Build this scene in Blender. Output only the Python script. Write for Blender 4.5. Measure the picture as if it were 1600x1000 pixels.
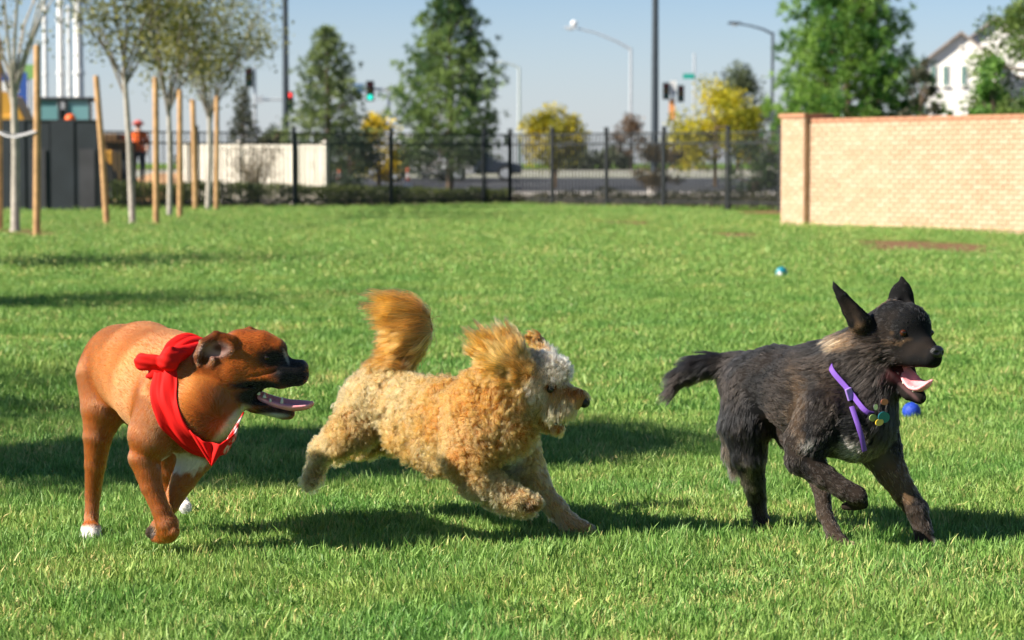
import bpy, bmesh, math, random
import numpy as np
from mathutils import Vector, Matrix, kdtree

# ------------------------------------------------------------------ camera, sky, sun, exposure
SC = bpy.context.scene
COL = SC.collection
for _o in list(bpy.data.objects):
    bpy.data.objects.remove(_o)
F = 85.0 / 36.0 * 1600.0          # focal length in pixels of the 1600 px wide photograph
CAM_H = 1.05                      # a crouching photographer
HORIZON = 255.0
PITCH = math.atan((500.0 - HORIZON) / F)

cam_data = bpy.data.cameras.new('camera')
cam = bpy.data.objects.new('camera', cam_data)
COL.objects.link(cam)
cam.location = (0, 0, CAM_H)
cam.rotation_euler = (math.pi / 2 - PITCH, 0, 0)
cam_data.lens = 85.0
cam_data.sensor_width = 36.0
cam_data.clip_start = 0.1
cam_data.clip_end = 4000.0
cam_data.dof.use_dof = True
cam_data.dof.focus_distance = 6.65
cam_data.dof.aperture_fstop = 5.6
SC.camera = cam

SUN_ELEV = math.radians(36.0)
SUN_SIDE = math.radians(20.0)     # how far the sun stands behind the photographer, from due left
sun_dir = Vector((-math.cos(SUN_SIDE) * math.cos(SUN_ELEV), -math.sin(SUN_SIDE) * math.cos(SUN_ELEV), math.sin(SUN_ELEV)))

world = bpy.data.worlds.new('World')
SC.world = world
world.use_nodes = True
wn, wl = world.node_tree.nodes, world.node_tree.links
wn.clear()
w_out = wn.new('ShaderNodeOutputWorld')
w_bg = wn.new('ShaderNodeBackground')
w_sky = wn.new('ShaderNodeTexSky')
w_sky.sky_type = 'NISHITA'
w_sky.sun_disc = False
w_sky.sun_elevation = SUN_ELEV
w_sky.sun_rotation = math.atan2(sun_dir.x, sun_dir.y)
w_sky.altitude = 300
w_sky.air_density = 0.7
w_sky.dust_density = 0.0
w_sky.ozone_density = 3.0
w_bg.inputs['Strength'].default_value = 0.082
# low haze all round the horizon, thinning upwards
w_tc = wn.new('ShaderNodeTexCoord'); w_sep = wn.new('ShaderNodeSeparateXYZ')
wl.new(w_tc.outputs['Generated'], w_sep.inputs[0])
w_ramp = wn.new('ShaderNodeMapRange'); w_ramp.interpolation_type = 'SMOOTHERSTEP'
w_ramp.inputs['From Min'].default_value = -0.02; w_ramp.inputs['From Max'].default_value = 0.105
w_ramp.inputs['To Min'].default_value = 0.92; w_ramp.inputs['To Max'].default_value = 0.0
wl.new(w_sep.outputs['Z'], w_ramp.inputs['Value'])
w_tint = wn.new('ShaderNodeMix'); w_tint.data_type = 'RGBA'; w_tint.blend_type = 'MULTIPLY'; w_tint.inputs['Factor'].default_value = 1.0
w_tint.inputs['B'].default_value = (0.66, 0.66, 0.66, 1)
wl.new(w_sky.outputs[0], w_tint.inputs['A'])
w_mix = wn.new('ShaderNodeMix'); w_mix.data_type = 'RGBA'
w_mix.inputs['B'].default_value = (3.45, 3.62, 3.85, 1)
wl.new(w_ramp.outputs[0], w_mix.inputs['Factor']); wl.new(w_tint.outputs['Result'], w_mix.inputs['A'])
wl.new(w_mix.outputs['Result'], w_bg.inputs['Color'])
wl.new(w_bg.outputs[0], w_out.inputs['Surface'])

sun_data = bpy.data.lights.new('sun', 'SUN')
sun_data.energy = 5.0
sun_data.angle = math.radians(0.53)
sun_data.color = (1.0, 0.93, 0.82)
sun = bpy.data.objects.new('sun', sun_data)
COL.objects.link(sun)
sun.rotation_euler = sun_dir.to_track_quat('Z', 'Y').to_euler()

SC.view_settings.view_transform = 'Standard'
SC.view_settings.look = 'None'
SC.view_settings.gamma = 1.0
SC.view_settings.exposure = 1.08
SC.view_settings.use_curve_mapping = False
SC.render.engine = 'CYCLES'
SC.cycles.use_denoising = True
SC.cycles.max_bounces = 8
SC.cycles.diffuse_bounces = 3
SC.cycles.glossy_bounces = 3
SC.cycles.transmission_bounces = 6
SC.cycles.transparent_max_bounces = 12
SC.cycles.sample_clamp_indirect = 6.0
SC.cycles.use_adaptive_sampling = False
SC.cycles_curves.shape = 'THICK'

# ------------------------------------------------------------------ pixels of the photograph <-> metres
FWD = np.array([0, math.cos(PITCH), -math.sin(PITCH)])
UPV = np.array([0, math.sin(PITCH), math.cos(PITCH)])
def ray(u, v):
    return FWD + np.array([1.0, 0, 0]) * ((u - 800.0) / F) + UPV * ((500.0 - v) / F)
def at(u, v, Y):
    """the point seen at pixel (u, v) that stands Y metres in front of the camera"""
    r = ray(u, v)
    return np.array([0, 0, CAM_H]) + r * (Y / r[1])
def gp(u, v, z=0.0):
    """the ground point seen at pixel (u, v)"""
    r = ray(u, v)
    return np.array([0, 0, CAM_H]) + r * ((z - CAM_H) / r[2])
def to_px(P):
    P = np.asarray(P) - np.array([0, 0, CAM_H])
    dep = P @ FWD
    return 800.0 + F * P[:, 0] / dep, 500.0 - F * (P @ UPV) / dep, P[:, 1]

# ------------------------------------------------------------------ small helpers
def srgb(r, g, b):
    def f(c):
        c = c / 255.0
        return c / 12.92 if c <= 0.04045 else ((c + 0.055) / 1.055) ** 2.4
    return (f(r), f(g), f(b))
def tag(o, label=None, cat=None, group=None, kind=None):
    if label: o['label'] = label
    if cat: o['category'] = cat
    if group: o['group'] = group
    if kind: o['kind'] = kind
    return o
def empty(name, loc=(0, 0, 0), rz=0.0, label=None, cat=None, group=None):
    o = bpy.data.objects.new(name, None)
    o.empty_display_size = 0.1
    COL.objects.link(o)
    o.location = loc
    o.rotation_euler = (0, 0, rz)
    return tag(o, label, cat, group)
def link_mesh(name, me, mat=None, parent=None, loc=None, rot=None):
    o = bpy.data.objects.new(name, me)
    COL.objects.link(o)
    if mat is not None and not me.materials:
        me.materials.append(mat)
    if loc is not None: o.location = loc
    if rot is not None: o.rotation_euler = rot
    if parent is not None: o.parent = parent
    return o
def np_mesh(name, V, Fq, smooth=True):
    """V (n,3), Fq list/array of faces (all the same vertex count)"""
    me = bpy.data.meshes.new(name)
    V = np.asarray(V, dtype=np.float32)
    Fq = np.asarray(Fq, dtype=np.int32)
    nf, k = Fq.shape
    me.vertices.add(len(V)); me.vertices.foreach_set('co', V.ravel())
    me.loops.add(nf * k); me.loops.foreach_set('vertex_index', Fq.ravel())
    me.polygons.add(nf)
    me.polygons.foreach_set('loop_start', np.arange(nf, dtype=np.int32) * k)
    me.polygons.foreach_set('loop_total', np.full(nf, k, dtype=np.int32))
    me.polygons.foreach_set('use_smooth', np.full(nf, smooth))
    me.update(); me.validate()
    return me
def vcol(me, C, name='col', domain='POINT'):
    a = me.attributes.new(name, 'FLOAT_COLOR', domain)
    C = np.asarray(C, dtype=np.float32)
    a.data.foreach_set('color', np.concatenate([C, np.ones((len(C), 1), np.float32)], 1).ravel())

class MB:
    """collects boxes, tubes and lathes into one mesh"""
    def __init__(s): s.v = []; s.f = []; s.sm = []
    def add(s, V, Fs, smooth=False):
        n = len(s.v)
        s.v += [tuple(map(float, p)) for p in V]
        for f in Fs:
            s.f.append(tuple(i + n for i in f)); s.sm.append(smooth)
        return s
    def box(s, c, size, rz=0.0, M=None):
        hx, hy, hz = size[0] / 2, size[1] / 2, size[2] / 2
        V = []
        cr, sr = math.cos(rz), math.sin(rz)
        for dx, dy, dz in ((-1,-1,-1),(1,-1,-1),(1,1,-1),(-1,1,-1),(-1,-1,1),(1,-1,1),(1,1,1),(-1,1,1)):
            x, y, z = dx * hx, dy * hy, dz * hz
            if M is not None:
                q = M @ Vector((x, y, z)); V.append((c[0] + q.x, c[1] + q.y, c[2] + q.z))
            else:
                V.append((c[0] + x * cr - y * sr, c[1] + x * sr + y * cr, c[2] + z))
        s.add(V, [(0,3,2,1),(4,5,6,7),(0,1,5,4),(1,2,6,5),(2,3,7,6),(3,0,4,7)])
        return s
    def tube(s, pts, radii, n=10, cap=True, squash=None):
        pts = [Vector(p) for p in pts]
        if not hasattr(radii, '__len__'): radii = [radii] * len(pts)
        rings = []
        ref = None
        for i, p in enumerate(pts):
            t = (pts[min(i + 1, len(pts) - 1)] - pts[max(i - 1, 0)]).normalized()
            if ref is None:
                ref = Vector((1, 0, 0)) if abs(t.x) < 0.9 else Vector((0, 1, 0))
            ref = (ref - t * ref.dot(t)).normalized()
            b = t.cross(ref)
            rings.append([p + ref * (math.cos(a) * radii[i]) + b * (math.sin(a) * radii[i] * (squash or 1.0)) for a in [2 * math.pi * j / n for j in range(n)]])
        V = [q for r in rings for q in r]
        Fs = []
        for i in range(len(pts) - 1):
            for j in range(n):
                Fs.append((i * n + j, i * n + (j + 1) % n, (i + 1) * n + (j + 1) % n, (i + 1) * n + j))
        if cap:
            Fs.append(tuple(reversed(range(n)))); Fs.append(tuple(range((len(pts) - 1) * n, len(pts) * n)))
        s.add(V, Fs, True)
        return s
    def lathe(s, prof, n=16, c=(0, 0, 0)):
        """prof: (radius, z) from the bottom up"""
        V = [(c[0] + r * math.cos(2 * math.pi * j / n), c[1] + r * math.sin(2 * math.pi * j / n), c[2] + z) for r, z in prof for j in range(n)]
        Fs = [(i * n + j, i * n + (j + 1) % n, (i + 1) * n + (j + 1) % n, (i + 1) * n + j) for i in range(len(prof) - 1) for j in range(n)]
        Fs.append(tuple(reversed(range(n)))); Fs.append(tuple(range((len(prof) - 1) * n, len(prof) * n)))
        s.add(V, Fs, True)
        return s
    def mesh(s, name):
        me = bpy.data.meshes.new(name)
        me.from_pydata(s.v, [], s.f)
        me.polygons.foreach_set('use_smooth', s.sm)
        me.update()
        return me
    def build(s, name, mat, parent=None, loc=None, bevel=0.0):
        o = link_mesh(name, s.mesh(name), mat, parent, loc)
        if bevel > 0:
            m = o.modifiers.new('bevel', 'BEVEL'); m.width = bevel; m.segments = 2; m.limit_method = 'ANGLE'
        if any(s.sm):
            m = o.modifiers.new('edges', 'EDGE_SPLIT'); m.split_angle = math.radians(40)
        return o

def _hash(i, j, k, seed):
    n = (i.astype(np.int64) * 73856093) ^ (j.astype(np.int64) * 19349663) ^ (k.astype(np.int64) * 83492791) ^ (seed * 2654435761)
    n = (n ^ (n >> 13)) * 1274126177
    n = n ^ (n >> 16)
    return (n & 0xFFFF).astype(np.float64) / 65535.0
def vnoise(P, scale=1.0, seed=0):
    """value noise in 0..1"""
    Q = np.asarray(P, dtype=np.float64) * scale
    I = np.floor(Q).astype(np.int64); f = Q - I
    f = f * f * (3 - 2 * f)
    r = 0
    for dx in (0, 1):
        wx = f[:, 0] if dx else 1 - f[:, 0]
        for dy in (0, 1):
            wy = f[:, 1] if dy else 1 - f[:, 1]
            for dz in (0, 1):
                wz = f[:, 2] if dz else 1 - f[:, 2]
                r = r + wx * wy * wz * _hash(I[:, 0] + dx, I[:, 1] + dy, I[:, 2] + dz, seed)
    return r
def fbm(P, scale, seed=0, oct=3):
    r = 0; a = 1.0; t = 0
    for o in range(oct):
        r = r + a * vnoise(P, scale * 2 ** o, seed + o * 17); t += a; a *= 0.5
    return r / t
def sstep(a, b, x):
    t = np.clip((x - a) / (b - a), 0, 1)
    return t * t * (3 - 2 * t)

# ------------------------------------------------------------------ node materials
def mat_new(name):
    m = bpy.data.materials.new(name); m.use_nodes = True
    nt = m.node_tree; nt.nodes.clear()
    out = nt.nodes.new('ShaderNodeOutputMaterial')
    return m, nt, out
def principled(nt, out, **kw):
    b = nt.nodes.new('ShaderNodeBsdfPrincipled')
    nt.links.new(b.outputs[0], out.inputs['Surface'])
    for k, v in kw.items():
        b.inputs[k.replace('_', ' ')].default_value = v
    return b
def c4(c): return (c[0], c[1], c[2], 1.0)
MATS = {}
def mat(name, color, rough=0.6, metal=0.0, var=0.0, scale=8.0, bump=0.0, bscale=40.0, color2=None, spec=0.5, **kw):
    """plain procedural material: colour with noise variation, optional bump"""
    if name in MATS: return MATS[name]
    m, nt, out = mat_new(name)
    b = principled(nt, out, Roughness=rough, Metallic=metal)
    b.inputs['Specular IOR Level'].default_value = spec
    for k, v in kw.items(): b.inputs[k].default_value = v
    tc = nt.nodes.new('ShaderNodeTexCoord')
    if var > 0 or color2 is not None:
        n = nt.nodes.new('ShaderNodeTexNoise'); n.inputs['Scale'].default_value = scale; n.inputs['Detail'].default_value = 6
        nt.links.new(tc.outputs['Object'], n.inputs['Vector'])
        r = nt.nodes.new('ShaderNodeValToRGB')
        c2 = color2 if color2 is not None else tuple(min(1, c * (1 + var)) for c in color)
        c1 = color if color2 is not None else tuple(c * (1 - var) for c in color)
        r.color_ramp.elements[0].position = 0.3; r.color_ramp.elements[1].position = 0.7
        r.color_ramp.elements[0].color = c4(c1); r.color_ramp.elements[1].color = c4(c2)
        nt.links.new(n.outputs['Fac'], r.inputs['Fac'])
        nt.links.new(r.outputs['Color'], b.inputs['Base Color'])
    else:
        b.inputs['Base Color'].default_value = c4(color)
    if bump > 0:
        n2 = nt.nodes.new('ShaderNodeTexNoise'); n2.inputs['Scale'].default_value = bscale; n2.inputs['Detail'].default_value = 5
        nt.links.new(tc.outputs['Object'], n2.inputs['Vector'])
        bp = nt.nodes.new('ShaderNodeBump'); bp.inputs['Strength'].default_value = bump; bp.inputs['Distance'].default_value = 0.01
        nt.links.new(n2.outputs['Fac'], bp.inputs['Height'])
        nt.links.new(bp.outputs[0], b.inputs['Normal'])
    MATS[name] = m
    return m
def mat_vcol(name, rough=0.7, bump=0.0, bscale=200.0, spec=0.3, attr='col'):
    if name in MATS: return MATS[name]
    m, nt, out = mat_new(name)
    b = principled(nt, out, Roughness=rough)
    b.inputs['Specular IOR Level'].default_value = spec
    a = nt.nodes.new('ShaderNodeAttribute'); a.attribute_name = attr
    nt.links.new(a.outputs['Color'], b.inputs['Base Color'])
    if bump > 0:
        tc = nt.nodes.new('ShaderNodeTexCoord')
        n2 = nt.nodes.new('ShaderNodeTexNoise'); n2.inputs['Scale'].default_value = bscale; n2.inputs['Detail'].default_value = 4
        nt.links.new(tc.outputs['Object'], n2.inputs['Vector'])
        bp = nt.nodes.new('ShaderNodeBump'); bp.inputs['Strength'].default_value = bump; bp.inputs['Distance'].default_value = 0.004
        nt.links.new(n2.outputs['Fac'], bp.inputs['Height'])
        nt.links.new(bp.outputs[0], b.inputs['Normal'])
    MATS[name] = m
    return m
def mat_hair(name, rough=0.4, radial=0.5, coat=0.0):
    if name in MATS: return MATS[name]
    m, nt, out = mat_new(name)
    h = nt.nodes.new('ShaderNodeBsdfHairPrincipled')
    h.model = 'CHIANG'; h.parametrization = 'COLOR'
    h.inputs['Roughness'].default_value = rough
    h.inputs['Radial Roughness'].default_value = radial
    h.inputs['Coat'].default_value = coat
    a = nt.nodes.new('ShaderNodeAttribute'); a.attribute_name = 'col'
    nt.links.new(a.outputs['Color'], h.inputs['Color'])
    nt.links.new(h.outputs[0], out.inputs['Surface'])
    MATS[name] = m
    return m
# ------------------------------------------------------------------ animals: one continuous surface grown round a skeleton
class Body:
    """A body as a smooth union of tapered limbs; every limb also combs the coat along itself."""
    def __init__(s, Y0):
        s.Y0 = Y0; s.ppm = F / Y0; s.groups = []; s.cuts = []
    def P(s, q):                       # (u, v, d): pixel of the photograph, depth offset in pixels
        return at(q[0], q[1], s.Y0 + q[2] / s.ppm)
    def group(s, k=16.0, cross=10.0):
        g = dict(k=k / s.ppm, cross=cross / s.ppm, prims=[]); s.groups.append(g); s.g = g
        return g
    def chain(s, pts, fur=0.03, flow=None, flat=1.0):
        """pts (u, v, d, r): one tapered limb through the points"""
        W = [s.P(p) for p in pts]
        R = [p[3] / s.ppm for p in pts]
        s.cid = getattr(s, 'cid', 0) + 1
        for i in range(len(pts) - 1):
            fl = W[i + 1] - W[i] if flow is None else np.array([flow[0], flow[2], -flow[1]], float)
            s.g['prims'].append(dict(t='cone', a=W[i], b=W[i + 1], ra=R[i], rb=R[i + 1], fur=fur, cid=s.cid, flow=fl / (np.linalg.norm(fl) + 1e-9)))
        return s
    def ball(s, q, r, axes=None, fur=0.03, flow=(0, 1, 0), cut=False, k=None):
        """an ellipsoid; r = radii in px along axes (three px-space vectors (du, dv, dd))"""
        c = s.P(q)
        if axes is None: axes = ((1, 0, 0), (0, 1, 0), (0, 0, 1))
        A = np.array([[a[0], a[2], -a[1]] for a in axes], float)
        A = A / np.linalg.norm(A, axis=1)[:, None]
        # make orthonormal
        A[1] -= A[0] * (A[0] @ A[1]); A[1] /= np.linalg.norm(A[1]); A[2] = np.cross(A[0], A[1])
        fl = np.array([flow[0], flow[2], -flow[1]], float)
        pr = dict(t='ell', c=c, A=A, r=np.array(r, float) / s.ppm, fur=fur, flow=fl / (np.linalg.norm(fl) + 1e-9))
        if cut: pr['k'] = (k or 5) / s.ppm; s.cuts.append(pr)
        else: s.g['prims'].append(pr)
        return s
    @staticmethod
    def pd(pr, X):
        if pr['t'] == 'cone':
            a, b = pr['a'], pr['b']; ba = b - a
            L2 = ba @ ba + 1e-12
            pa = X - a
            t = np.clip((pa @ ba) / L2, 0, 1)
            q = pa - t[..., None] * ba
            return np.sqrt((q * q).sum(-1)) - (pr['ra'] + (pr['rb'] - pr['ra']) * t)
        q = (X - pr['c']) @ pr['A'].T
        r = pr['r']
        k0 = np.sqrt(((q / r) ** 2).sum(-1)); k1 = np.sqrt(((q / r ** 2) ** 2).sum(-1)) + 1e-9
        return np.where(k0 < 1e-3, -r.min(), k0 * (k0 - 1) / k1)
    @staticmethod
    def pb(pr):
        if pr['t'] == 'cone':
            return np.minimum(pr['a'] - pr['ra'], pr['b'] - pr['rb']), np.maximum(pr['a'] + pr['ra'], pr['b'] + pr['rb'])
        m = pr['r'].max()
        return pr['c'] - m, pr['c'] + m
    def voxelize(s, h=0.004, disp=None):
        lo = np.min([s.pb(p)[0] for g in s.groups for p in g['prims']], 0) - 0.03
        hi = np.max([s.pb(p)[1] for g in s.groups for p in g['prims']], 0) + 0.03
        n = np.ceil((hi - lo) / h).astype(int) + 1
        s.lo, s.h, s.n = lo, h, n
        BIG = 0.08
        ax = [lo[i] + h * np.arange(n[i]) for i in range(3)]
        D = np.full(n, BIG, np.float32)
        def block(pr, m):
            a, b = s.pb(pr)
            i0 = np.maximum(((a - m - lo) / h).astype(int), 0); i1 = np.minimum(((b + m - lo) / h).astype(int) + 2, n)
            sl = tuple(slice(i0[i], i1[i]) for i in range(3))
            X = np.stack(np.meshgrid(*[ax[i][sl[i]] for i in range(3)], indexing='ij'), -1)
            return sl, X
        def smin(a, b, k):
            hh = np.clip(0.5 + 0.5 * (b - a) / k, 0, 1)
            return b * (1 - hh) + a * hh - k * hh * (1 - hh)
        for g in s.groups:
            G = np.full(n, BIG, np.float32)
            chains = {}
            for i, pr in enumerate(g['prims']):
                chains.setdefault(pr.get('cid', -i - 1), []).append(pr)
            for prs in chains.values():
                bs = [s.pb(p) for p in prs]
                a, b = np.min([q[0] for q in bs], 0), np.max([q[1] for q in bs], 0)
                i0 = np.maximum(((a - 0.05 - lo) / h).astype(int), 0); i1 = np.minimum(((b + 0.05 - lo) / h).astype(int) + 2, n)
                Cb = np.full(i1 - i0, BIG, np.float32)
                for pr in prs:                       # along one limb: only a little rounding, so that joints do not swell
                    sl, X = block(pr, 0.05)
                    loc = tuple(slice(sl[j].start - i0[j], sl[j].stop - i0[j]) for j in range(3))
                    Cb[loc] = smin(Cb[loc], np.minimum(s.pd(pr, X), BIG), g['k'] * 0.22)
                sl = tuple(slice(i0[j], i1[j]) for j in range(3))
                G[sl] = smin(G[sl], Cb, g['k'])
            D = np.where((G >= BIG) , D, smin(D, G, g['cross'])).astype(np.float32)
        for pr in s.cuts:
            sl, X = block(pr, 0.03)
            D[sl] = -smin(-D[sl], s.pd(pr, X), pr['k'])
        if disp is not None:
            near = np.abs(D) < 0.03
            I = np.argwhere(near)
            D[near] += disp(lo + h * I, s).astype(np.float32)
        s.D = D
        s.V, s.Fc = surface_nets(D, lo, h)
        return s
    def sample(s, P):
        Q = np.clip((np.asarray(P) - s.lo) / s.h, 0, s.n - 1.001)
        I = Q.astype(int); f = Q - I
        r = 0
        for dx in (0, 1):
            for dy in (0, 1):
                for dz in (0, 1):
                    w = (f[:, 0] if dx else 1 - f[:, 0]) * (f[:, 1] if dy else 1 - f[:, 1]) * (f[:, 2] if dz else 1 - f[:, 2])
                    r = r + w * s.D[I[:, 0] + dx, I[:, 1] + dy, I[:, 2] + dz]
        return r
    def normal(s, P, e=0.006):
        g = np.stack([s.sample(P + np.eye(3)[i] * e) - s.sample(P - np.eye(3)[i] * e) for i in range(3)], 1)
        return g / (np.linalg.norm(g, axis=1)[:, None] + 1e-9)
    def outward(s, c, d, off=0.0, tmax=0.25):
        """walk from c along d to the body's skin"""
        d = d / np.linalg.norm(d)
        t = np.linspace(0, tmax, 240)
        v = s.sample(c + t[:, None] * d)
        k = np.argwhere(v < 0)
        t0 = t[k[-1][0]] if len(k) else 0
        # the first exit from the inside
        ins = False
        for i in range(len(t)):
            if v[i] < 0: ins = True
            elif ins: t0 = t[i]; break
        return c + d * (t0 + off)

def surface_nets(D, lo, h):
    S = D < 0
    nx, ny, nz = D.shape
    c = np.zeros((nx - 1, ny - 1, nz - 1), np.int8)
    for dx in (0, 1):
        for dy in (0, 1):
            for dz in (0, 1):
                c += S[dx:nx - 1 + dx, dy:ny - 1 + dy, dz:nz - 1 + dz]
    act = (c > 0) & (c < 8)
    I = np.argwhere(act)
    idx = np.full(act.shape, -1, np.int64); idx[act] = np.arange(len(I))
    acc = np.zeros((len(I), 3)); cnt = np.zeros(len(I))
    cor = [(a, b, d) for a in (0, 1) for b in (0, 1) for d in (0, 1)]
    for p in cor:
        for q in cor:
            if sum(q) == sum(p) + 1 and all(q[i] >= p[i] for i in range(3)):
                a = D[I[:, 0] + p[0], I[:, 1] + p[1], I[:, 2] + p[2]]; b = D[I[:, 0] + q[0], I[:, 1] + q[1], I[:, 2] + q[2]]
                m = (a < 0) != (b < 0)
                t = np.where(m, a / np.where(m, a - b, 1), 0)
                pos = np.array(p) + t[:, None] * (np.array(q) - np.array(p))
                acc += np.where(m[:, None], pos, 0); cnt += m
    V = lo + h * (I + acc / cnt[:, None])
    quads = []
    for axis in range(3):
        A = np.take(S, range(0, S.shape[axis] - 1), axis); B = np.take(S, range(1, S.shape[axis]), axis)
        E = np.argwhere(A != B)
        o1, o2 = [(1, 2), (2, 0), (0, 1)][axis]
        ok = (E[:, o1] > 0) & (E[:, o2] > 0) & (E[:, o1] < S.shape[o1] - 1) & (E[:, o2] < S.shape[o2] - 1)
        E = E[ok]
        inside = S[E[:, 0], E[:, 1], E[:, 2]]
        def cell(d1, d2):
            G = E.copy(); G[:, o1] -= d1; G[:, o2] -= d2
            return idx[G[:, 0], G[:, 1], G[:, 2]]
        q = np.stack([cell(1, 1), cell(0, 1), cell(0, 0), cell(1, 0)], 1)
        q[~inside] = q[~inside][:, ::-1]
        quads.append(q)
    return V, np.concatenate(quads)

def relax(V, Fc, it=2, lam=0.5):
    E = np.concatenate([Fc[:, [0, 1]], Fc[:, [1, 2]], Fc[:, [2, 3]], Fc[:, [3, 0]]])
    n = len(V)
    for _ in range(it):
        acc = np.zeros((n, 3)); cnt = np.zeros(n)
        for i in range(3):
            acc[:, i] = np.bincount(E[:, 0], V[E[:, 1], i], n) + np.bincount(E[:, 1], V[E[:, 0], i], n)
        cnt = np.bincount(E[:, 0], minlength=n) + np.bincount(E[:, 1], minlength=n)
        V = V + lam * (acc / np.maximum(cnt, 1)[:, None] - V)
    return V

def coat(name, body, parent, matr, N, colf, npts=6, lift=0.35, clump=0.5, ratio=24, curl=0.0, curlw=3.0, grav=0.1, r0=0.0006, jitter=0.2,
         lenf=None, keep=None, seed=1, lenvar=0.35, colvar=0.12, scale_len=1.0, wind=None, root_in=0.002, raw=0.0, follow=0.25, fleck=0.0, fleckc=2.5):
    rng = np.random.default_rng(seed)
    V, Fc = body.V, body.Fc
    a, b, c, d = (V[Fc[:, i]] for i in range(4))
    ar = 0.5 * np.linalg.norm(np.cross(c - a, d - b), axis=1)
    if keep is not None:
        ar = ar * keep((a + c) * 0.5)
    f = rng.choice(len(Fc), N, p=ar / ar.sum())
    s, t = rng.random((2, N, 1))
    R = (a[f] * (1 - s) + b[f] * s) * (1 - t) + (d[f] * (1 - s) + c[f] * s) * t
    nrm = body.normal(R)
    W = np.zeros(N); FL = np.zeros((N, 3)); LN = np.zeros(N)
    for g in body.groups:
        for pr in g['prims']:
            w = np.exp(-np.clip(body.pd(pr, R), -0.02, 1) / 0.010)
            W += w; FL += w[:, None] * pr['flow']; LN += w * pr['fur']
    FL /= W[:, None]; LN = LN / W * scale_len
    if lenf is not None: LN = LN * lenf(R)
    LN = LN * (1 - lenvar + 2 * lenvar * rng.random(N))
    FL = FL + jitter * 0.6 * (np.stack([vnoise(R, 35, 5 + i) for i in range(3)], 1) - 0.5)
    tg = FL - (FL * nrm).sum(1)[:, None] * nrm
    tg /= np.linalg.norm(tg, axis=1)[:, None] + 1e-6
    if raw > 0: tg = tg * (1 - raw) + FL / (np.linalg.norm(FL, axis=1)[:, None] + 1e-6) * raw
    dr = tg * math.cos(lift) + nrm * math.sin(lift) + jitter * rng.normal(size=(N, 3)) * 0.4
    dr /= np.linalg.norm(dr, axis=1)[:, None]
    pts = np.zeros((N, npts, 3)); pts[:, 0] = R - nrm * root_in
    seg = (LN / (npts - 1))[:, None]
    g = np.array([0, 0, -1.0])
    for i in range(1, npts):
        pts[:, i] = pts[:, i - 1] + dr * seg
        dr = dr + (tg * follow + g * grav + (0 if wind is None else np.asarray(wind))) * (3.0 / npts)
        dr /= np.linalg.norm(dr, axis=1)[:, None]
    # clumps
    G = max(8, N // ratio)
    gi = rng.choice(N, G, replace=False)
    kd = kdtree.KDTree(G)
    for j in range(G): kd.insert(R[gi[j]], j)
    kd.balance()
    near = np.array([kd.find(p)[1] for p in R])
    gp_ = pts[gi][near]; goff = (R - R[gi][near])[:, None, :]
    sfr = np.linspace(0, 1, npts)[None, :, None]
    cl = clump * sfr ** 0.8
    pts = pts * (1 - cl) + (gp_ + goff * (1 - 0.75 * sfr)) * cl
    if curl > 0:
        ph = rng.random(G)[near] * 6.283 + rng.normal(size=N) * 0.35
        hand = np.where(rng.random(G) < 0.5, -1, 1)[near]
        fw = curlw * (0.7 + 0.6 * rng.random(G))[near]
        e1 = np.cross(tg, nrm)
        ang = ph[:, None] + hand[:, None] * fw[:, None] * 6.283 * sfr[:, :, 0]
        amp = curl * (0.6 + 0.8 * rng.random(G))[near][:, None] * np.minimum(1, sfr[:, :, 0] * 2.5) * np.minimum(1, LN[:, None] / 0.02)
        pts = pts + e1[:, None] * (np.cos(ang) * amp)[..., None] + nrm[:, None] * (np.sin(ang) * amp)[..., None]
    C = colf(R)
    cv = (1 + colvar * rng.normal(size=G)[near] * 0.7 + colvar * rng.normal(size=N))[:, None]
    if fleck > 0:
        cv = cv * np.where(rng.random((N, 1)) < fleck, fleckc * (0.6 + 0.8 * rng.random((N, 1))), 1.0)
    C = np.clip(C * cv, 0.002, 0.95)
    hc = bpy.data.hair_curves.new(name)
    hc.add_curves([npts] * N)
    hc.points.foreach_set('position', pts.astype(np.float32).ravel())
    rad = (r0 * np.linspace(1, 0.25, npts))[None, :] * (0.7 + 0.6 * rng.random((N, 1)))
    hc.points.foreach_set('radius', rad.astype(np.float32).ravel())
    at_ = hc.attributes.new('col', 'FLOAT_COLOR', 'CURVE')
    at_.data.foreach_set('color', np.concatenate([C, np.ones((N, 1))], 1).astype(np.float32).ravel())
    hc.materials.append(matr)
    o = bpy.data.objects.new(name, hc)
    COL.objects.link(o)
    o.parent = parent
    return o
def finish_body(name, body, parent, matr, colf, it=3):
    V = relax(body.V, body.Fc, it)
    me = np_mesh(name, V, body.Fc)
    vcol(me, colf(V))
    return link_mesh(name, me, matr, parent)
def blob(u, v, cu, cv, ru, rv, soft=0.5):
    r = np.sqrt(((u - cu) / ru) ** 2 + ((v - cv) / rv) ** 2)
    return 1 - sstep(1 - soft, 1 + soft, r)
def mixc(C, c2, w):
    return C * (1 - w[:, None]) + np.asarray(c2)[None, :] * w[:, None]
def fixp(o, parent):
    o.parent = parent
    o.matrix_parent_inverse = Matrix.Translation(-Vector(parent.location))
    return o
def lathe_blob(name, body_fn, Y0, matr, parent, h=0.0022, it=2, root=None):
    b = Body(Y0); body_fn(b); b.voxelize(h)
    me = np_mesh(name, relax(b.V, b.Fc, it), b.Fc)
    o = link_mesh(name, me, matr)
    o.parent = parent
    if root is not None: o.matrix_parent_inverse = Matrix.Translation(-Vector(root.location))
    return o
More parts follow.
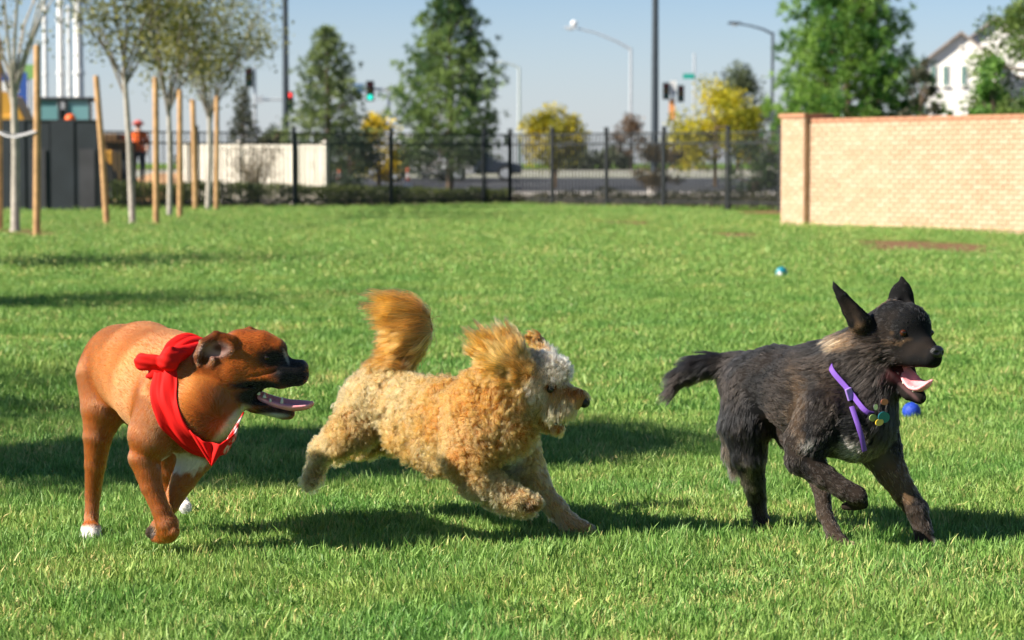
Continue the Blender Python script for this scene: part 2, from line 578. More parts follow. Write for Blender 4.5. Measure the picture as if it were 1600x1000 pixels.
def tongue_mesh(name, pts, lateral, widths, thick, n=16):
    """a flat tongue swept along pts (world), with a groove down its middle"""
    P = [Vector(p) for p in pts]
    # resample smooth
    Q = []; Wd = []; Th = []
    m = len(P)
    for i in range(m - 1):
        for k in range(6):
            t = k / 6.0
            p0, p1, p2, p3 = P[max(i - 1, 0)], P[i], P[i + 1], P[min(i + 2, m - 1)]
            Q.append(0.5 * ((2 * p1) + (p2 - p0) * t + (2 * p0 - 5 * p1 + 4 * p2 - p3) * t * t + (3 * p1 - p0 - 3 * p2 + p3) * t ** 3))
            Wd.append(widths[i] * (1 - t) + widths[i + 1] * t); Th.append(thick[i] * (1 - t) + thick[i + 1] * t)
    Q.append(P[-1]); Wd.append(widths[-1]); Th.append(thick[-1])
    L = Vector(lateral).normalized()
    V = []
    for i, q in enumerate(Q):
        t = (Q[min(i + 1, len(Q) - 1)] - Q[max(i - 1, 0)]).normalized()
        l = (L - t * L.dot(t)).normalized(); u = l.cross(t)
        if u.z < 0: u = -u
        for j in range(n):
            a = 2 * math.pi * j / n
            x = math.cos(a); y = math.sin(a)
            gro = -0.55 * math.exp(-(x / 0.25) ** 2) if y > 0 else 0
            cup = 0.35 * x * x * Wd[i]
            V.append(q + l * (x * Wd[i]) + u * (y * Th[i] * (1 + gro) + cup))
    Fs = [(i * n + j, i * n + (j + 1) % n, (i + 1) * n + (j + 1) % n, (i + 1) * n + j) for i in range(len(Q) - 1) for j in range(n)]
    me = bpy.data.meshes.new(name)
    me.from_pydata([tuple(v) for v in V], [], Fs + [tuple(reversed(range(n))), tuple(range((len(Q) - 1) * n, len(Q) * n))])
    for p in me.polygons: p.use_smooth = True
    bm = bmesh.new(); bm.from_mesh(me); bmesh.ops.recalc_face_normals(bm, faces=bm.faces); bm.to_mesh(me); bm.free()
    return me
def ball_mesh(name, c, r, seg=20):
    bm = bmesh.new()
    bmesh.ops.create_uvsphere(bm, u_segments=seg, v_segments=seg // 2, radius=r)
    bmesh.ops.translate(bm, verts=bm.verts, vec=Vector(c))
    for f in bm.faces: f.smooth = True
    me = bpy.data.meshes.new(name); bm.to_mesh(me); bm.free()
    return me
def tooth_mesh(name, c, d, r, L):
    """a small blunt cone from c along d"""
    mb = MB(); c = Vector(c); d = Vector(d).normalized()
    mb.tube([c, c + d * L * 0.5, c + d * L * 0.9, c + d * L], [r, r * 0.8, r * 0.4, r * 0.1], n=8)
    return mb.mesh(name)

M_skin = mat_vcol('coat_skin', rough=0.85, bump=0.25, bscale=260.0, spec=0.12)
M_hair = mat_hair('hair_soft', rough=0.38, radial=0.55)
M_hairdark = mat_hair('hair_dark', rough=0.46, radial=0.6)
M_hairdark.node_tree.nodes['Principled Hair BSDF'].inputs['IOR'].default_value = 1.38
M_short = mat_hair('hair_short', rough=0.32, radial=0.5)
M_tongue = mat('tongue', srgb(246, 160, 165), rough=0.28, var=0.12, scale=60, bump=0.15, bscale=300, **{'Subsurface Weight': 0.25, 'Subsurface Radius': (0.01, 0.004, 0.003), 'Subsurface Scale': 0.4})
M_tooth = mat('tooth', (0.72, 0.68, 0.58), rough=0.25)
M_nose = mat('nose_leather', (0.012, 0.011, 0.012), rough=0.32, bump=0.35, bscale=500)
M_eye = mat('eye_dark', (0.012, 0.006, 0.003), rough=0.05)
M_gum = mat('gum', (0.05, 0.015, 0.018), rough=0.25)
M_eyebrown = mat('eye_brown', (0.045, 0.013, 0.005), rough=0.05)

# ================================================================== the fawn boxer with the red bandana
def boxer():
    Y0 = 6.58
    B = Body(Y0)
    HD = -85
    # trunk, neck and head
    B.group(k=26, cross=14)
    B.chain([(312, 640, -112, 58), (285, 628, -70, 78), (256, 598, -20, 83), (224, 578, 40, 75), (194, 574, 95, 69)], fur=0.009)
    B.chain([(362, 588, HD, 46), (330, 592, -80, 54), (292, 600, -66, 64)], fur=0.009)
    B.chain([(350, 620, HD, 30), (312, 660, -95, 42)], fur=0.009)
    # head
    B.group(k=12, cross=14)
    B.chain([(414, 556, HD, 33), (386, 558, HD, 40), (362, 566, HD, 42)], fur=0.006)
    B.chain([(430, 546, HD - 14, 16), (408, 538, HD - 14, 20), (376, 541, HD - 12, 24)], fur=0.006)
    B.chain([(430, 545, HD + 16, 15), (408, 537, HD + 14, 19), (376, 540, HD + 12, 23)], fur=0.006)
    B.chain([(388, 592, HD - 10, 28), (368, 586, HD - 6, 36)], fur=0.006)   # cheek
    B.chain([(388, 588, HD + 16, 26), (368, 584, HD + 10, 34)], fur=0.006)
    B.chain([(464, 578, HD, 15), (444, 577, HD, 18), (418, 572, HD, 26)], fur=0.005)      # bridge
    B.chain([(465, 587, HD - 9, 15), (438, 589, HD - 17, 18), (400, 588, HD - 20, 16)], fur=0.005)  # flews
    B.chain([(465, 587, HD + 9, 15), (438, 589, HD + 17, 18), (400, 588, HD + 18, 16)], fur=0.005)
    # lower jaw
    B.group(k=7, cross=7)
    B.chain([(366, 604, HD - 12, 18), (398, 632, HD - 18, 9), (428, 644, HD - 15, 7.5), (450, 646, HD - 5, 9)], fur=0.005)
    B.chain([(366, 604, HD + 12, 18), (398, 626, HD + 22, 10), (428, 638, HD + 18, 9), (450, 644, HD + 5, 9)], fur=0.005)
    B.chain([(394, 636, HD, 9), (440, 649, HD, 6)], fur=0.005)
    # ears
    B.group(k=6, cross=7)
    B.ball((340, 545, HD - 40), (30, 17, 5.5), ((1, -0.16, -0.3), (0.16, 1, 0.25), (0, 0, 1)), fur=0.005, flow=(-1, 0.2, 0))
    B.chain([(362, 531, HD - 36, 8), (338, 524, HD - 42, 7), (318, 535, HD - 44, 6.5), (309, 555, HD - 44, 6), (308, 572, HD - 43, 4)], fur=0.005)
    B.chain([(334, 556, HD - 42, 7), (330, 572, HD - 42, 4)], fur=0.005)
    B.chain([(378, 524, HD + 34, 9), (390, 517, HD + 40, 7), (402, 520, HD + 44, 5)], fur=0.005)
    B.ball((338, 547, HD - 46), (22, 10, 4.5), ((1, -0.16, -0.3), (0.16, 1, 0.25), (0, 0, 1)), cut=True, k=4)
    # right hind leg, standing
    B.group(k=16, cross=7)
    B.chain([(168, 588, 82, 50), (164, 634, 70, 39), (153, 680, 64, 23), (149, 724, 70, 16.5), (145, 772, 80, 12), (143, 806, 78, 10.5), (142, 826, 70, 12)], fur=0.008)
    B.group(k=5, cross=6)
    for du, dd in ((-9, 4), (-3, -4), (4, -6), (10, 0)):
        B.chain([(142 + du * 0.7, 826, 66 + dd, 9), (141 + du * 1.0, 838, 54 + dd * 1.5, 8)], fur=0.005)
    # left hind leg, swinging
    B.group(k=16, cross=12)
    B.chain([(228, 612, 110, 50), (250, 690, 66, 36), (258, 735, 60, 19), (268, 768, 62, 12), (282, 784, 50, 11), (289, 792, 40, 10)], fur=0.008)
    # right front leg, folded at the wrist
    B.group(k=13, cross=7)
    B.chain([(262, 632, -108, 50), (240, 680, -114, 39), (226, 714, -118, 24), (236, 758, -122, 16.5), (251, 796, -126, 13.5), (261, 818, -126, 16.5), (263, 829, -124, 16)], fur=0.008)
    B.group(k=4, cross=5)
    for du, dd in ((-7, 6), (1, -2), (9, -8)):
        B.chain([(262 + du, 830, -126 + dd, 9), (256 + du * 0.9, 841, -112 + dd, 7.5), (246 + du * 0.8, 842, -98 + dd, 5.5)], fur=0.005)
    for q, rr in (((412, 585, HD - 38), (24, 1.6, 7)), ((424, 580, HD - 36), (14, 1.4, 6)), ((386, 604, HD - 36), (10, 1.6, 8))):
        B.ball(q, rr, ((1, -0.12, 0.25), (0.12, 1, 0), (0, 0, 1)), cut=True, k=3)
    B.ball((186, 620, 10), (3, 50, 10), ((1, -0.38, 0), (0.38, 1, 0), (0, 0, 1)), cut=True, k=8)
    # left front leg
    B.group(k=16, cross=12)
    B.chain([(322, 672, -70, 42), (306, 712, -70, 28), (288, 748, -76, 19), (268, 786, -82, 13), (256, 806, -84, 11.5), (248, 824, -80, 12), (238, 832, -70, 10)], fur=0.008)
    B.voxelize(0.0036, disp=lambda P, s: 0.0045 * (vnoise(P, 14, 12) - 0.5) * sstep(0.30, 0.42, P[:, 2]))

    fawn = np.array([0.315, 0.088, 0.0145]); dark = np.array([0.165, 0.040, 0.0075]); black = np.array([0.010, 0.009, 0.009])
    white = np.array([0.70, 0.66, 0.60]); rust = np.array([0.23, 0.050, 0.009])
    def colf(P):
        u, v, Y = to_px(P); d = (Y - Y0) * B.ppm
        n = fbm(P, 22, 3); nn = 0.5 * (fbm(P, 60, 9) - 0.5)
        C = np.tile(fawn, (len(P), 1)) * (0.86 + 0.3 * n)[:, None]
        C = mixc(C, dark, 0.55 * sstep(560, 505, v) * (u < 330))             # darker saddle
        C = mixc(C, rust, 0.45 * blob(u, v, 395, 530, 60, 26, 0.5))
        C = mixc(C, dark, 0.7 * blob(u, v, 330, 640, 26, 34, 0.6))            # shade of the throat folds, painted into the coat
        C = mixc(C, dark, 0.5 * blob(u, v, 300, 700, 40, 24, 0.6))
        # chest and throat white
        C = mixc(C, white, 0.9 * blob(u + 60 * nn, v + 40 * nn, 288, 724, 34, 15, 0.35) * (d < -80))
        C = mixc(C, white, 0.8 * blob((u - 362) * 0.66 - (v - 660) * 0.75, (u - 362) * 0.75 + (v - 660) * 0.66, 0, 0, 42, 8, 0.5))
        # socks
        C = mixc(C, white, sstep(818, 826, v + 14 * nn) * (u < 175))
        C = mixc(C, white, sstep(276, 282, u + 10 * nn) * (v > 768) * (d > -20))
        C = mixc(C, np.array([0.05, 0.03, 0.02]), (blob(u, v, 236, 832, 9, 12, 0.3) + 0) * (d > -105) * (d < -50))
        # head: mask
        hd = (u > 300) & (v < 665) & (d < 0)
        m = blob(u + 20 * nn, v + 20 * nn, 464, 584, 42, 30, 0.35)
        m = np.maximum(m, blob(u + 16 * nn, v + 16 * nn, 428, 560, 24, 17, 0.45))
        m = np.maximum(m, blob(u + 10 * nn, v + 10 * nn, 452, 556, 18, 20, 0.4))
        m = np.maximum(m, blob(u, v + 10 * nn, 405, 602, 46, 8, 0.4))
        m = np.maximum(m, 0.92 * blob(u, v, 430, 644, 40, 11, 0.4))
        m = np.maximum(m, blob(u, v, 408, 620, 40, 16, 0.3))
        C = mixc(C, black, np.clip(m, 0, 1) * hd)
        C = mixc(C, white * 0.8, 0.8 * blob(u + 8 * nn, v, 420, 650, 26, 4.5, 0.5) * hd)
        C = mixc(C, white * 0.6, 0.6 * blob(u - 0.35 * (v - 556), v, 447, 558, 2.6, 11, 0.5) * hd * (d < HD + 8))
        C = mixc(C, np.array([0.03, 0.006, 0.006]), blob(u, v, 405, 616, 30, 9, 0.3) * hd * (d > HD - 22))
        # ears
        ear = (u < 366) & (v > 508) & (v < 590) & (d < HD - 30) & (u > 300)
        C = mixc(C, dark * 0.45, 0.8 * ear * blob(u, v, 322, 540, 34, 40, 0.4))
        C = mixc(C, np.array([0.34, 0.20, 0.17]), ear * blob(u, v, 338, 547, 24, 11, 0.4))
        C = mixc(C, np.array([0.10, 0.04, 0.03]), ear * blob(u, v, 344, 543, 11, 6, 0.5))
        return C
    g0 = gp(200, 850)
    root = empty('running_dog', (g0[0], g0[1], 0), 0, 'fawn short-haired boxer dog wearing a red bandana, tongue out', 'dog', 'dogs running across the lawn')
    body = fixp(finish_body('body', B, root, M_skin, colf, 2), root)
    def keep(P):
        u, v, Y = to_px(P)
        d = (Y - Y0) * B.ppm
        k = 1 - blob(u, v, 412, 618, 36, 11, 0.2) * (d > HD - 26)
        k = k * (1 - blob(u, v, 338, 547, 20, 9, 0.2) * (d < HD - 30))
        return k + 1e-4
    fixp(coat('short_coat', B, root, M_short, 180000, colf, npts=3, lift=0.15, clump=0.10, ratio=14, grav=0.0, r0=0.00036, jitter=0.06, scale_len=1.25, keep=keep, seed=11, colvar=0.06, root_in=0.0003), root)
    # nose, eyes, tongue, teeth
    def nose(b):
        b.group(k=5)
        b.ball((474, 574, HD), (8, 9.5, 12), fur=0)
        b.chain([(470, 568, HD - 5, 6), (470, 568, HD + 5, 6)], fur=0)
        b.ball((480, 577, HD - 6), (4, 2.6, 3), cut=True, k=1.5); b.ball((480, 577, HD + 6), (4, 2.6, 3), cut=True, k=1.5)
    lathe_blob('nose', nose, Y0, M_nose, root, root=root)
    for dd in (-24, 24):
        e = B.outward(B.P((420, 560, HD)), np.array([0.10, dd, 3.0]), -0.0062)
        fixp(link_mesh('eye', ball_mesh('eye', e, 0.0088), M_eye), root)
    tp = [B.P(q) for q in ((394, 616, HD), (418, 628, HD), (444, 635, HD - 1), (466, 636, HD - 3), (482, 634, HD - 4), (490, 629, HD - 4))]
    tm = tongue_mesh('tongue', tp, (0.14, 1, 0.22), [0.022, 0.027, 0.029, 0.028, 0.022, 0.010], [0.012, 0.014, 0.013, 0.010, 0.008, 0.004])
    fixp(link_mesh('tongue', tm, M_tongue), root)
    for sd in (-1, 1):
        for i, (u, v, r, L) in enumerate(((404, 617, 3.2, 8), (413, 622, 3.2, 7), (422, 628, 2.6, 6), (440, 632, 3, 12))):
            c = B.P((u, v, HD + sd * (19 - i * 2.2)))
            fixp(link_mesh('tooth', tooth_mesh('tooth', c, (0.1, 0, 1), r / B.ppm, L / B.ppm), M_tooth), root)
    # ---- bandana: a folded band round the neck, a knot on the shoulder, a kerchief point on the chest
    m, nt, out = mat_new('bandana_cloth')
    b = principled(nt, out, Roughness=0.75)
    at_ = nt.nodes.new('ShaderNodeAttribute'); at_.attribute_name = 'col'
    tc = nt.nodes.new('ShaderNodeTexCoord')
    wv = nt.nodes.new('ShaderNodeTexNoise'); wv.inputs['Scale'].default_value = 900
    bp = nt.nodes.new('ShaderNodeBump'); bp.inputs['Strength'].default_value = 0.2; bp.inputs['Distance'].default_value = 0.001
    nt.links.new(tc.outputs['Object'], wv.inputs['Vector']); nt.links.new(wv.outputs['Fac'], bp.inputs['Height'])
    nt.links.new(bp.outputs[0], b.inputs['Normal']); nt.links.new(at_.outputs['Color'], b.inputs['Base Color'])
    b.inputs['Specular IOR Level'].default_value = 0.2
    red = np.array([0.70, 0.008, 0.006]); wht = np.array([0.75, 0.62, 0.62])
    Cn = B.P((322, 612, -78))
    Av = B.P((348, 690, -92)) - Cn; Bv = B.P((268, 616, -140)) - Cn
    axis = np.cross(Av, Bv); axis /= np.linalg.norm(axis)
    if axis[0] < 0: axis = -axis
    NT, NW = 120, 14
    V = []; Cc = []
    for i in range(NT):
        th = 2 * math.pi * i / NT
        dd = Av * math.cos(th) + Bv * math.sin(th)
        front = 0.5 + 0.5 * math.cos(th)
        wd = (12 + 10 * front) / B.ppm
        for j in range(NW):
            s = j / (NW - 1) * 2 - 1
            c = Cn + axis * (s * wd)
            fold = 0.0045 * math.sin(s * 6.0 + 2.2 * math.sin(th * 1.5 + 0.6)) + 0.0028 * math.sin(s * 14 + th * 3 + 1.3 * math.sin(th * 5))
            q = B.outward(c, dd, 0.007 + fold - 0.004 * abs(s) ** 3)
            V.append(q)
    V = np.array(V).reshape(NT, NW, 3)
    for _ in range(3):
        V = 0.5 * V + 0.25 * (np.roll(V, 1, 0) + np.roll(V, -1, 0))
    W = V.reshape(-1, 3)
    Fq = [(i * NW + j, ((i + 1) % NT) * NW + j, ((i + 1) % NT) * NW + j + 1, i * NW + j + 1) for i in range(NT) for j in range(NW - 1)]
    me = np_mesh('bandana', W, Fq)
    u, v, Y = to_px(W)
    pr = np.clip(sstep(0.55, 0.62, vnoise(W, 130, 4)) * sstep(345, 352, u) * (v > 628), 0, 1)
    vcol(me, mixc(np.tile(red, (len(W), 1)), wht, pr))
    bo = link_mesh('bandana', me, m); fixp(bo, root)
    so = bo.modifiers.new('cloth', 'SOLIDIFY'); so.thickness = 0.004; so.offset = 0
    # kerchief point
    top = [B.P(q) for q in ((296, 672, -175), (318, 690, -182), (345, 694, -180), (368, 676, -165), (381, 644, -140))]
    tip = B.P((331, 727, -178))
    NU, NV = 33, 15
    V = np.zeros((NU, NV, 3))
    for i in range(NU):
        x = i / (NU - 1) * (len(top) - 1); k = min(int(x), len(top) - 2); f = x - k
        p = top[k] * (1 - f) + top[k + 1] * f
        # keep just proud of the chest
        for j in range(NV):
            y = j / (NV - 1)
            q = p * (1 - y) + tip * y
            q = q + np.array([0, -1, 0]) * (0.006 * math.sin(x * 3.2 + y * 2) * (1 - 0.5 * y) + 0.004 * math.sin(x * 7 + 1))
            sd = B.sample(q[None])[0]
            if sd < 0.007: q = q + B.normal(q[None])[0] * (0.007 - sd)
            V[i, j] = q
    W = V.reshape(-1, 3)
    Fq = [(i * NV + j, (i + 1) * NV + j, (i + 1) * NV + j + 1, i * NV + j + 1) for i in range(NU - 1) for j in range(NV - 1)]
    me = np_mesh('kerchief_point', W, Fq)
    u, v, Y = to_px(W)
    pr = np.clip(sstep(0.52, 0.6, vnoise(W, 130, 4)) * sstep(346, 352, u) * (v < 690), 0, 1)
    vcol(me, mixc(np.tile(red, (len(W), 1)), wht, pr))
    ko = link_mesh('kerchief_point', me, m, bo)
    so = ko.modifiers.new('cloth', 'SOLIDIFY'); so.thickness = 0.004; so.offset = 0
    # knot and its two ends
    kn = np.array(to_px(np.array([B.outward(Cn, Bv * 0.85 - Av * 0.55, 0.012)]))).T[0]
    kd_ = (kn[2] - Y0) * B.ppm
    def knot(b):
        b.group(k=6, cross=5)
        x0, y0 = 266, 563
        b.ball((x0, y0, kd_ - 8), (15, 18, 14), ((1, 0.3, 0), (-0.3, 1, 0), (0, 0, 1)), fur=0)
        b.ball((x0 - 6, y0 - 4, kd_ - 14), (10, 19, 8), ((1, 0.5, 0), (-0.5, 1, 0), (0, 0, 1)), fur=0)
        b.group(k=5, cross=4)
        b.ball((x0 - 32, y0 + 2, kd_ - 6), (23, 13, 6), ((1, 0.02, -0.1), (0, 1, 0.3), (0, 0, 1)), fur=0)
        b.ball((x0 - 44, y0 + 3, kd_ - 4), (11, 13.5, 4.5), fur=0)
        b.group(k=4, cross=4)
        b.ball((x0 - 22, y0 + 19, kd_ - 2), (18, 7, 5), ((1, -0.45, 0), (0.45, 1, 0), (0, 0, 1)), fur=0)
        b.group(k=5, cross=5)
        b.chain([(x0 + 6, y0 - 8, kd_ - 4, 13), (x0 + 26, y0 - 14, kd_ + 22, 10), (x0 + 44, y0 - 20, kd_ + 58, 9)], fur=0)
    bk = Body(Y0); knot(bk)
    bk.voxelize(0.0024, disp=lambda P, s: 0.0007 * np.sin(P[:, 2] * 330 + 60 * P[:, 0] + 4 * vnoise(P, 40, 2)) + 0.003 * (vnoise(P, 45, 8) - 0.5))
    W = relax(bk.V, bk.Fc, 1)
    me = np_mesh('knot', W, bk.Fc); vcol(me, np.tile(red, (len(W), 1)))
    link_mesh('knot', me, m, bo)
    return root

# ================================================================== the curly apricot doodle in mid leap
def doodle():
    Y0 = 6.74
    B = Body(Y0)
    HD = -38
    FU = 0.023
    B.group(k=24, cross=14)
    B.chain([(785, 668, -36, 52), (752, 664, -10, 62), (704, 654, 36, 60), (648, 640, 92, 48), (590, 622, 150, 47), (570, 632, 166, 39)], fur=FU)
    B.chain([(832, 600, HD, 34), (798, 606, -32, 48), (765, 628, -26, 56)], fur=FU)
    B.chain([(735, 690, 0, 52), (690, 700, 36, 38), (640, 680, 80, 34)], fur=FU)
    # head
    B.group(k=12, cross=12)
    B.chain([(868, 582, HD, 23), (850, 579, HD, 27), (832, 583, HD, 32)], fur=0.021, flow=(-0.5, -0.6, 0))
    B.chain([(852, 598, HD, 32), (838, 608, HD, 36)], fur=0.026, flow=(-0.5, 0.8, 0))
    B.chain([(900, 622, HD - 1, 16), (884, 624, HD - 3, 21), (860, 624, HD, 27)], fur=0.024, flow=(-0.35, 0.9, -0.1))
    B.chain([(890, 636, HD - 13, 13), (862, 642, HD - 19, 16)], fur=0.034, flow=(-0.1, 1, -0.1))
    B.chain([(886, 632, HD + 8, 11), (862, 638, HD + 14, 14)], fur=0.026, flow=(-0.2, 1, 0.1))
    # jaw
    B.group(k=7, cross=6)
    B.chain([(874, 669, HD, 8.5), (856, 663, HD, 10), (834, 645, HD, 18)], fur=0.018, flow=(-0.3, 0.8, 0))
    # near ear streaming back and up
    B.group(k=8, cross=8)
    B.chain([(818, 590, HD - 29, 13), (795, 572, HD - 24, 13), (772, 556, HD - 14, 9)], fur=0.085, flow=(-0.62, -0.70, -0.05))
    B.chain([(812, 597, HD - 30, 9), (782, 592, HD - 26, 8), (758, 585, HD - 18, 7)], fur=0.06, flow=(-0.97, -0.22, -0.05))
    B.chain([(826, 578, HD - 26, 9), (812, 560, HD - 26, 9), (800, 546, HD - 18, 7)], fur=0.07, flow=(-0.42, -0.9, 0))
    # far ear
    B.group(k=6, cross=8)
    B.chain([(862, 562, HD + 30, 10), (850, 545, HD + 42, 8), (838, 532, HD + 46, 5)], fur=0.028, flow=(-0.8, -0.5, 0.1))
    # tail
    B.group(k=8, cross=9)
    B.chain([(622, 592, 142, 20), (638, 562, 142, 13), (655, 536, 140, 12), (662, 514, 138, 12)], fur=0.085, flow=(-0.93, 0.22, 0))
    B.chain([(662, 516, 138, 12), (662, 498, 136, 11), (652, 484, 136, 9), (638, 480, 136, 7)], fur=0.105, flow=(-0.97, -0.02, 0))
    # right front leg
    B.group(k=16, cross=12)
    B.chain([(748, 668, -40, 50), (736, 715, -58, 42), (748, 748, -68, 29), (780, 772, -74, 21), (808, 784, -78, 18)], fur=0.020)
    B.group(k=6, cross=8)
    B.chain([(808, 784, -78, 19), (826, 788, -80, 17), (834, 786, -80, 14)], fur=0.013)
    # left front leg, reaching for the ground
    B.group(k=16, cross=10)
    B.chain([(796, 676, 0, 44), (818, 722, 8, 30), (842, 762, 8, 20), (868, 794, 4, 15), (890, 816, 0, 13)], fur=0.024)
    B.group(k=6, cross=8)
    B.chain([(886, 814, 0, 13), (905, 823, -4, 12), (918, 826, -8, 10)], fur=0.020)
    # right hind leg, thrown back
    B.group(k=16, cross=14)
    B.chain([(580, 634, 134, 46), (556, 664, 128, 38), (530, 686, 130, 26), (512, 696, 138, 18), (500, 706, 148, 14)], fur=0.022)
    B.group(k=10, cross=9)
    B.chain([(504, 702, 146, 14), (494, 730, 156, 12), (488, 748, 160, 12), (486, 752, 158, 11)], fur=0.024)
    # left hind leg
    B.group(k=16, cross=12)
    B.chain([(616, 640, 170, 42), (606, 676, 188, 30), (574, 692, 206, 22), (540, 702, 218, 14), (530, 712, 226, 11)], fur=0.020)
    def disp(P, s):
        u, v, Y = to_px(P)
        sm = np.where((u > 820) | (u < 510) | (v < 560), 0.35, 1.0)
        return sm * (0.014 * (vnoise(P, 34, 3) - 0.5) + 0.010 * (vnoise(P, 75, 6) - 0.5))
    B.voxelize(0.004, disp=disp)
    ap = np.array([0.57, 0.215, 0.046]); cream = np.array([0.77, 0.42, 0.155]); deep = np.array([0.50, 0.130, 0.014]); pale = np.array([0.92, 0.68, 0.43])
    def colf(P):
        u, v, Y = to_px(P); d = (Y - Y0) * B.ppm
        n = fbm(P, 16, 31, 2); nn = vnoise(P, 60, 7) - 0.5
        C = np.tile(ap, (len(P), 1))
        C = mixc(C, cream, 0.55 * sstep(0.42, 0.75, n))
        C = mixc(C, cream, 0.75 * blob(u, v, 585, 615, 70, 55, 0.6))
        C = mixc(C, cream, 0.6 * sstep(735, 770, v))
        C = mixc(C, cream * 0.95, 0.7 * (u < 515))
        C = mixc(C, deep * 1.2, 0.35 * blob(u, v, 720, 650, 70, 60, 0.6))
        C = mixc(C, deep * 1.5, 0.35 * blob(u, v, 790, 650, 40, 60, 0.6))
        C = mixc(C, pale, 0.95 * blob(u, v, 872, 570, 28, 30, 0.45) * (d > HD - 60) * (d < 60))
        C = mixc(C, pale, 0.7 * blob(u, v, 842, 610, 14, 20, 0.5))
        C = mixc(C, cream, 0.6 * blob(u, v, 848, 638, 18, 18, 0.5))
        C = mixc(C, cream, 0.8 * blob(u, v, 880, 634, 26, 18, 0.5))
        C = mixc(C, deep, 0.7 * blob(u, v, 897, 614, 15, 8, 0.5))
        C = mixc(C, deep * 1.1, 0.7 * blob(u, v, 870, 677, 26, 10, 0.4))
        C = mixc(C, deep * 0.5, 0.85 * blob(u, v, 860, 605, 12, 7, 0.5))  # eye hollow: shade under the brow hair put into the coat colour
        C = mixc(C, pale * 0.9, 0.8 * blob(u, v, 797, 712, 18, 36, 0.5) * (d < 0) * (d > -62))
        ear = (v < 606) & (u < 826) & (d < HD + 8) & (v < 530 + (u - 700) * 0.68) | ((u < 862) & (v < 548) & (d > 0) & (u > 780) & (d < 90))
        C = mixc(C, deep * (1.0), 0.85 * ear * (0.55 + 0.6 * nn))
        tail = (v < 572) & (u < 700)
        C = mixc(C, deep, 0.75 * tail)
        C = mixc(C, np.array([0.05, 0.02, 0.01]), blob(u, v, 827, 792, 14, 8, 0.4) * (d < -50) * 0.85)
        return C
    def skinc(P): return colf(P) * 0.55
    g0 = gp(700, 845)
    root = empty('running_dog', (g0[0], g0[1], 0), 0, 'curly apricot doodle dog leaping with ears and plumed tail flying', 'dog', 'dogs running across the lawn')
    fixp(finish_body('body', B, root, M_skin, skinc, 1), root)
    def hk(P):
        u, v, Y = to_px(P); d = (Y - Y0) * B.ppm
        k = 1 - blob(u, v, 911, 628, 11, 12, 0.2)
        k = k * (1 - 0.97 * blob(u, v, 860, 605, 8, 6, 0.3))
        k = k * (1 - 0.9 * blob(u, v, 872, 656, 18, 6, 0.3))
        k = k * (1 - 0.8 * blob(u, v, 827, 794, 12, 6, 0.3) * (d < -50))
        return k + 1e-4
    def plume(P):
        u, v, Y = to_px(P); d = (Y - Y0) * B.ppm
        ear = ((v < 604) & (u < 824) & (d < HD + 8) & (v < 530 + (u - 700) * 0.66)) | ((u < 866) & (v < 552) & (d > 0) & (u > 790))
        tail = (v < 574) & (u < 700)
        return (ear | tail)
    def muz(P):
        u, v, Y = to_px(P)
        return ((u > 852) & (v > 603)) | ((u > 836) & (v > 632))
    def curly_keep(P): return hk(P) * np.where(plume(P) | muz(P), 0.0, 1.0) + 1e-6
    def muz_keep(P): return hk(P) * np.where(muz(P), 1.0, 0.0) + 1e-7
    def plume_keep(P): return np.where(plume(P), 1.0, 0.0) + 1e-7
    def face(P):
        u, v, Y = to_px(P)
        return np.where(u > 842, 0.75, 1.0)
    fixp(coat('curly_coat', B, root, M_hair, 105000, colf, npts=10, lift=0.85, clump=0.66, ratio=18, curl=0.0048, curlw=1.5, lenvar=0.5, grav=0.25, r0=0.00052, jitter=0.35, keep=curly_keep, lenf=face, seed=21, colvar=0.15), root)
    fixp(coat('muzzle_hair', B, root, M_hair, 12000, colf, npts=7, lift=0.35, clump=0.6, ratio=24, curl=0.002, curlw=0.6, grav=0.15, r0=0.00055, jitter=0.2, keep=muz_keep, seed=23, colvar=0.2), root)
    fixp(coat('plume_hair', B, root, M_hair, 34000, colf, npts=12, lift=0.62, raw=0.9, follow=0.8, clump=0.74, ratio=32, curl=0.0055, curlw=0.9, grav=0.05, r0=0.00055, jitter=0.42, keep=plume_keep, seed=22, colvar=0.32, lenvar=0.5), root)
    def nose(b):
        b.group(k=4)
        b.ball((913, 628, HD - 1), (9, 9.5, 11), fur=0)
        b.ball((920, 630, HD - 6), (3.5, 2.4, 2.6), cut=True, k=1.5); b.ball((920, 630, HD + 4), (3.5, 2.4, 2.6), cut=True, k=1.5)
    lathe_blob('nose', nose, Y0, M_nose, root, root=root)
    for dd in (-26, 26):
        e = B.outward(B.P((859, 606, HD)), np.array([0.30, dd, 0.5]), 0.0005)
        fixp(link_mesh('eye', ball_mesh('eye', e, 0.0105), M_eye), root)
    tp = [B.P(q) for q in ((856, 656, HD), (868, 659, HD), (880, 661, HD), (886, 662, HD))]
    fixp(link_mesh('tongue', tongue_mesh('tongue', tp, (0.1, 1, 0), [0.015, 0.016, 0.014, 0.006], [0.005, 0.005, 0.004, 0.002]), M_tongue), root)
    for sd in (-1, 1):
        for (u, v) in ((884, 661), (876, 662), (868, 661)):
            fixp(link_mesh('tooth', tooth_mesh('tooth', B.P((u, v + 3, HD + sd * 9)), (0, 0, 1), 0.003, 0.011), M_tooth), root)
    def inner(b):
        b.group(k=5); b.ball((868, 655, HD), (19, 8, 15), ((1, 0.25, 0), (-0.25, 1, 0), (0, 0, 1)), fur=0)
    lathe_blob('mouth_lining', inner, Y0, M_gum, root, root=root)
    return root

